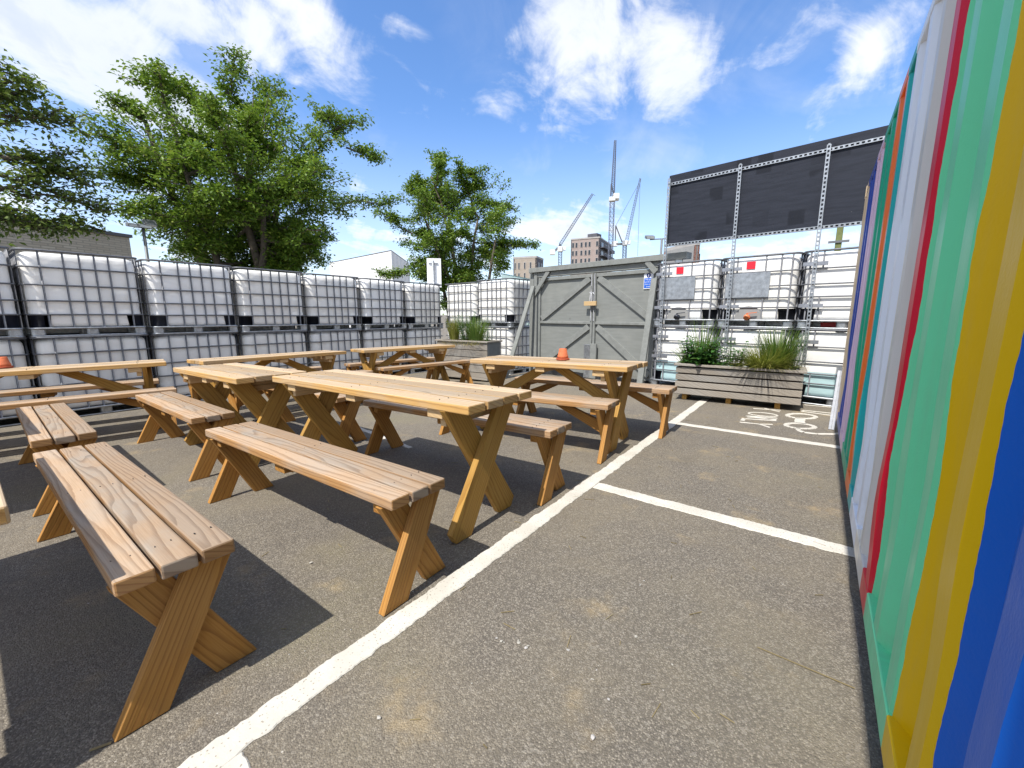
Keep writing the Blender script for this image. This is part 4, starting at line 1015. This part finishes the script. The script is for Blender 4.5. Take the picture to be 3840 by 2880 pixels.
# pale brick hall at the far left: its top edge falls in the picture because it recedes
D1, D2 = 17.5, 24.
pr_ = P3(483, 880, D2); k = (pr_.z - HH); pl0 = P3(0, 808, 1.); slope = (pl0.z - HH); pl1 = P3(0, 808, k / slope); ext = pl1 + (pl1 - pr_) * 1.2
bh = empty('brick_hall', 'pale brick hall with a flat roof behind the tanks at the far left', 'building', (0, 0, 0))
quadbox('wall', ext, pr_, 14, GZ, pr_.z - .12, 'pale_brick', bh)
dv = Vector((pr_.x - ext.x, pr_.y - ext.y, 0)).normalized(); nv = Vector((-dv.y, dv.x, 0)); nv = nv if nv.dot(Vector((pr_.x, pr_.y, 0))) > 0 else -nv
quadbox('roof_edge', ext - nv * .08, pr_ + dv * .08 - nv * .08, 14.2, pr_.z - .118, pr_.z, 'roof_dark', bh)

def block(name, label, c_px, l_px, r_px, top_py, D, turn, walls, floors, cols, rcols, fh, roof=True, winmat='dark_glass', balc=False):
    o = empty(name, label, 'building', (0, 0, 0)); c = P3(c_px, top_py, D); zt = c.z; c2 = Vector((c.x, c.y))
    away = c2.normalized(); e1 = Matrix.Rotation(turn, 2) @ Vector((away.y, -away.x)); e1 = -e1      # to the left along the front
    e2 = Vector((e1.y, -e1.x));  e2 = e2 if e2.dot(away) > 0 else -e2
    def hit(px, e):
        d = ray(px, 1100); d = Vector((d.x, d.y)); # c2 + e*t = d*s
        den = e.x * d.y - e.y * d.x; return (-c2.x * d.y + c2.y * d.x) / den
    w1, w2 = hit(l_px, e1), hit(r_px, e2)
    pts = [c2, c2 + e1 * w1, c2 + e1 * w1 + e2 * w2, c2 + e2 * w2]
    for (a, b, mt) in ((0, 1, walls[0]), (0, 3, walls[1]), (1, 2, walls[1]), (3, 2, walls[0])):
        pa, pb = pts[a], pts[b]; cen = (pts[0] + pts[2]) / 2; mid = (pa + pb) / 2; nn = (cen - mid).normalized()
        bm = bmesh.new(); q = [pa, pb, pb + nn * .4, pa + nn * .4]
        A = [bm.verts.new((p.x, p.y, GZ)) for p in q]; B = [bm.verts.new((p.x, p.y, zt)) for p in q]; bm.faces.new(A[::-1]); bm.faces.new(B)
        for k in range(4): bm.faces.new((A[k], A[(k + 1) % 4], B[(k + 1) % 4], B[k]))
        bmesh.ops.recalc_face_normals(bm, faces=bm.faces); link('wall', bm, M[mt], o)
    if roof:
        bm = bmesh.new(); cen = (pts[0] + pts[2]) / 2; A = [bm.verts.new((*(p + (p - cen) * .015), zt)) for p in pts]; B = [bm.verts.new((*(p + (p - cen) * .015), zt + .5)) for p in pts]; bm.faces.new(A[::-1]); bm.faces.new(B)
        for k in range(4): bm.faces.new((A[k], A[(k + 1) % 4], B[(k + 1) % 4], B[k]))
        bmesh.ops.recalc_face_normals(bm, faces=bm.faces); link('roof', bm, M['concrete'], o)
    def wins(e, w_, out, n_, ww, wh, mat):
        for f in range(floors):
            z = zt - 1.1 - f * fh - wh
            for k in n_:
                p = c2 + e * (w_ * k) + out * .0
                bm = bmesh.new(); ee = Vector((e.x, e.y, 0)); oo = Vector((out.x, out.y, 0))
                bar(bm, Vector((*p, z + wh / 2)) - ee * ww / 2 + oo * .02, Vector((*p, z + wh / 2)) + ee * ww / 2 + oo * .02, .16, wh, (0, 0, 1)); wf = link('window', bm, M['concrete'], o)
                bm = bmesh.new(); bar(bm, Vector((*p, z + wh / 2)) - ee * (ww / 2 - .12) + oo * .10, Vector((*p, z + wh / 2)) + ee * (ww / 2 - .12) + oo * .10, .1, wh - .24, (0, 0, 1)); link('pane', bm, M[winmat], wf)
    wins(e1, w1, -e2, cols, w1 * .085, fh * .62, winmat); 
    if rcols: wins(e2, w2, -e1, rcols, w2 * .17, fh * .62, winmat)
    return o, c2, e1, e2, w1, w2, zt
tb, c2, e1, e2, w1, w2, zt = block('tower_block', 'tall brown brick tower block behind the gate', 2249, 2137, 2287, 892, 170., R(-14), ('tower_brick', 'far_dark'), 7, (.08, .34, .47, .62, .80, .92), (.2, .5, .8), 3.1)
bm = bmesh.new(); p = c2 + e1 * w1 * .25 + e2 * 3; box(bm, (p.x - 2, p.y - 2, zt + .4), (p.x + 2, p.y + 2, zt + 2.)); link('roof_plant', bm, M['far_dark'], tb)
for f in range(7):
    z = zt - 3.4 - f * 3.1; a = Vector((*(c2 + e2 * 1.), z)); b = Vector((*(c2 + e2 * (w2 - 1)), z)); o3 = Vector((-e1.x, -e1.y, 0)) * .9
    bm = bmesh.new(); bar(bm, a + o3, b + o3, 1.6, .25); bar(bm, a + o3 * 1.8 + Vector((0, 0, .6)), b + o3 * 1.8 + Vector((0, 0, .6)), .06, .9); link('balcony', bm, M['far_dark'], tb)
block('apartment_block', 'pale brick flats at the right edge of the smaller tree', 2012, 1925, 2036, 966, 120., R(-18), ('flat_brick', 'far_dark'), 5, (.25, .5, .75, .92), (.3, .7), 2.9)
ob, c2, e1, e2, w1, w2, zt = block('grey_building', 'low grey building with an orange end behind the board posts', 2505, 2482, 2612, 945, 75., R(38), ('far_orange', 'far_grey'), 2, (.5,), (.3, .45, .6, .75, .9), 2.4)
# white corrugated shed
sh = empty('white_shed', 'white corrugated shed with a gable between the two trees', 'building', (0, 0, 0))
A = P3(1235, 985, 40.); B = P3(1467, 941, 31.); Cc = P3(1535, 990, 33.)
bm = bmesh.new()
def vv(p, z): return bm.verts.new((p.x, p.y, z))
ridge = B.z; ev = Cc.z
# long side wall seen from the yard, falling away to the left, and the gable end
A2 = A.copy(); back = Vector((Cc.x - B.x, Cc.y - B.y, 0)); 
a0, a1, b0, b1, c0, c1 = vv(A, GZ), vv(A, ridge), vv(B, GZ), vv(B, ridge), vv(Cc, GZ), vv(Cc, ev)
d_ = A - B; D4 = Vector((Cc.x + d_.x, Cc.y + d_.y, 0)); d0, d1 = vv(D4, GZ), vv(D4, ev)
bm.faces.new((a0, b0, b1, a1)); bm.faces.new((b0, c0, c1, b1)); bm.faces.new((c0, d0, d1, c1)); bm.faces.new((a0, a1, d1, d0)); bmesh.ops.recalc_face_normals(bm, faces=bm.faces)
link('wall', bm, M['shed_white'], sh)
bm = bmesh.new(); off = Vector((0, 0, .06)); q = [bm.verts.new(Vector((p.x, p.y, z)) + off) for p, z in ((A, ridge), (B, ridge), (Cc, ev), (D4, ev))]; bm.faces.new(q); bmesh.ops.solidify(bm, geom=bm.faces[:], thickness=.1); bmesh.ops.recalc_face_normals(bm, faces=bm.faces); link('roof', bm, M['far_grey'], sh)
# pale green lean-to roof left of the gate
lr = empty('lean_to', 'pale green sloping roof of a small shed left of the gate', 'shed', (0, 0, 0))
A = P3(1878, 1024, 12.5); B = P3(2010, 1050, 10.2)
bm = bmesh.new(); nrm_ = Vector((A.x, A.y, 0)).normalized()
q = [A, B, B + nrm_ * 1.6 + Vector((0, 0, .12)), A + nrm_ * 1.6 + Vector((0, 0, .12))]; vs = [bm.verts.new(p) for p in q]; bm.faces.new(vs); bmesh.ops.solidify(bm, geom=bm.faces[:], thickness=.1); bmesh.ops.recalc_face_normals(bm, faces=bm.faces); link('roof', bm, M['teal_roof'], lr)
bm = bmesh.new()
for p1, p2 in ((q[0], q[1]), (q[1], q[2]), (q[2], q[3]), (q[3], q[0])):
    i1, i2 = p1.lerp((q[0] + q[2]) / 2, .06), p2.lerp((q[0] + q[2]) / 2, .06)
    bm.faces.new([bm.verts.new((i1.x, i1.y, GZ)), bm.verts.new((i2.x, i2.y, GZ)), bm.verts.new((i2.x, i2.y, i2.z - .02)), bm.verts.new((i1.x, i1.y, i1.z - .02))])
link('wall', bm, M['teal_roof'], lr)

# back of a white road sign over the tanks
rs = empty('road_sign', 'back of a white rectangular road sign standing behind the tank corner', 'sign', (0, 0, 0)); D = 10.5
a = P3(1601, 968, D); b = P3(1654, 1062, D); rt3 = Vector((_rt.x, _rt.y, 0)); mid = (P3(1601, 1010, D) + P3(1654, 1010, D)) / 2; wd = (P3(1654, 1000, D) - P3(1601, 1000, D)).length
rs.location = (mid.x, mid.y, GZ); rs.rotation_euler = (0, 0, math.atan2(rt3.y, rt3.x) + R(8)); H0, H1 = b.z - GZ, a.z - GZ
bm = bmesh.new(); box(bm, (-wd / 2, 0, H0 - .1), (wd / 2, .006, H1), 0); link('sign_plate', bm, M['sign_white'], rs)
bm = bmesh.new(); tube(bm, [(-.02, -.045, 0), (-.02, -.045, H1 - .06)], .03, 10); link('post', bm, M['galv'], rs)
for zz in (H1 - .12, H0 - .02):
    bm = bmesh.new(); bar(bm, (-.12, -.012, zz), (.10, -.012, zz), .022, .025); link('clamp', bm, M['steel'], rs)
# green timber post behind the tanks at the right
gp = empty('green_post', 'green post with a short cross arm behind the right tanks', 'post', (0, 0, 0)); D = 11.
p = P3(3133, 1000, D); gp.location = (p.x, p.y, GZ); gp.rotation_euler = (0, 0, YAW * 0 + math.atan2(p.y, p.x) - math.pi / 2); tp = P3(3143, 840, D).z - GZ; ar = P3(3135, 908, D).z - GZ
bm = bmesh.new(); box(bm, (-.055, -.04, 0), (.055, .04, tp), 0, .006); link('shaft', bm, M['green_post'], gp)
bm = bmesh.new(); box(bm, (-.17, -.062, ar - .022), (.17, -.042, ar + .022)); link('cross_arm', bm, M['lamp_grey'], gp)

def flood_pole(label, px, D, py_top, heads, py_bot=1000):
    p = P3(px, py_top, D); o = empty('floodlight_pole', label, 'floodlight', (p.x, p.y, GZ), math.atan2(p.y, p.x) - math.pi / 2, 'floodlight poles')
    H = p.z - GZ; bm = bmesh.new(); tube(bm, [(0, 0, 0), (0, 0, H)], [.075 * D / 22, .05 * D / 22], 8); link('pole', bm, M['lamp_grey'], o)
    s = D / 22
    bm = bmesh.new(); xs_ = [h[0] * s for h in heads]; bar(bm, (min(xs_), 0, H), (max(xs_), 0, H), .05 * s, .05 * s); link('cross_bar', bm, M['lamp_grey'], o)
    for hx, hz2, tl in heads:
        q = empty('lamp_head', None, None); q.parent = o; q.location = (hx * s, -.05, H + hz2 * s); q.rotation_euler = (R(tl), 0, R(20))
        bm = bmesh.new(); box(bm, (-.21 * s, -.1 * s, -.07 * s), (.21 * s, .16 * s, .07 * s), 0, .02 * s); m_ = link('lamp_head', bm, M['lamp_grey'], o)
        m_.location = q.location; m_.rotation_euler = q.rotation_euler; bpy.data.objects.remove(q)
        bm = bmesh.new(); box(bm, (-.18 * s, -.11 * s, -.05 * s), (.18 * s, -.1 * s, .05 * s)); link('lens', bm, M['lamp_glass'], m_)
flood_pole('floodlight pole with two lamps beside the big tree on the left', 536, 11.5, 850, ((-.25, .0, 10), (.22, .12, 55), (.05, .0, 5)))
flood_pole('floodlight pole with two lamps beside the black board', 2482, 30., 896, ((-.55, .1, 20), (.5, .16, 20)))

# ------------------------------------------------------------------ tower cranes
def lattice(bm, a, b, w0, w1, n_, ch, up=None):
    a, b = Vector(a), Vector(b); l = (b - a).normalized(); u = Vector(up) if up else Vector((0, 0, 1))
    s = l.cross(u)
    if s.length < .1: s = l.cross(Vector((_rt.x, _rt.y, 0)))
    s.normalize(); u = s.cross(l)
    cs = [(-1, -1), (1, -1), (1, 1), (-1, 1)]
    P = [[a.lerp(b, i / n_) + (s * x + u * y) * .5 * (w0 + (w1 - w0) * i / n_) for x, y in cs] for i in range(n_ + 1)]
    for k in range(4): bar(bm, P[0][k], P[-1][k], ch, ch)
    for i in range(n_):
        for k in range(4):
            q = (k + 1) % 4; bar(bm, P[i][k], P[i + 1][q] if i % 2 else P[i + 1][k].lerp(P[i + 1][q], 1), ch * .55, ch * .55)
            bar(bm, P[i + 1][k], P[i + 1][q], ch * .5, ch * .5)
def crane(label, D, mast_px, mast_w, top_py, cab_py, jib, counter, apex=None, cables=(), hook=None, cabs=1.):
    o = empty('tower_crane', label, 'crane', (0, 0, 0), 0, 'tower cranes beyond the gate')
    bt = P3(mast_px[0], 1000, D); tp = P3(mast_px[1], top_py, D); bt.z = GZ; bt = Vector((bt.x, bt.y, GZ)); tp2 = Vector((tp.x, tp.y, tp.z))
    bm = bmesh.new(); lattice(bm, bt, tp2, mast_w * .72, mast_w * .72, 26, .14); link('mast', bm, M['crane_blue'], o)
    cb = P3(mast_px[1], cab_py, D); s = mast_w
    bm = bmesh.new(); box(bm, (-.55 * s, -.55 * s, -.55 * s * cabs), (.55 * s, .55 * s, .55 * s * cabs), 0, .1); x = link('slewing_unit', bm, M['crane_white'], o); x.location = cb; x.rotation_euler = (0, 0, .4)
    bm = bmesh.new(); box(bm, (0, -.4, -.6), (1.0, .5, .6), 0, .1); x = link('cabin', bm, M['crane_white'], o); x.location = cb + Vector((_rt.x, _rt.y, 0)) * (.6 * s) + Vector((0, 0, .2)); x.rotation_euler = (0, 0, YAW)
    j0, j1 = P3(*jib[0], D), P3(*jib[1], D); bm = bmesh.new(); lattice(bm, j0, j1, jib[2] * .62, jib[3] * .55, 26, .11); link('jib', bm, M['crane_blue'], o)
    c0, c1 = P3(*counter[0], D), P3(*counter[1], D); bm = bmesh.new(); bar(bm, c0, c1, 1.4, .5); link('counter_jib', bm, M['lamp_grey'], o)
    bm = bmesh.new(); box(bm, (-.9, -.8, -.7), (.9, .8, .9), 0, .08); x = link('counterweight', bm, M['crane_white'], o); x.location = c1; x.rotation_euler = (0, 0, YAW)
    if apex:
        bm = bmesh.new(); ap = P3(*apex[0], D)
        for q in apex[1:]: bar(bm, P3(*q, D), ap, .35, .35)
        link('a_frame', bm, M['cable'], o)
    if cables:
        bm = bmesh.new()
        for a, b in cables: bar(bm, P3(*a, D), P3(*b, D), .10, .10)
        link('cables', bm, M['cable'], o)
    return o
crane('crane with a raised leaning jib left of the tower block', 150., (2101, 2101), 1.55, 945, 935, ((2100, 918), (2222, 728), 1.4, 1.0), ((2100, 925), (2072, 948)), ((2100, 915), (2094, 940), (2112, 938)), (((2100, 916), (2072, 946)), ((2222, 728), (2232, 734))))
crane('tallest crane with its jib pointing almost straight up', 140., (2288, 2296), 1.75, 760, 748, ((2297, 735), (2307, 527), 1.7, .9), ((2294, 738), (2310, 738)), ((2292, 690), (2290, 735), (2303, 735)), (((2292, 690), (2297, 660)),), cabs=.6)
crane('crane with a steep jib and an A frame right of the tallest crane', 150., (2342, 2343), 1.5, 915, 912, ((2350, 902), (2401, 670), 1.5, .9), ((2352, 914), (2305, 916)), ((2309, 846), (2333, 908), (2307, 912)), (((2309, 846), (2395, 690)), ((2401, 668), (2391, 960))))
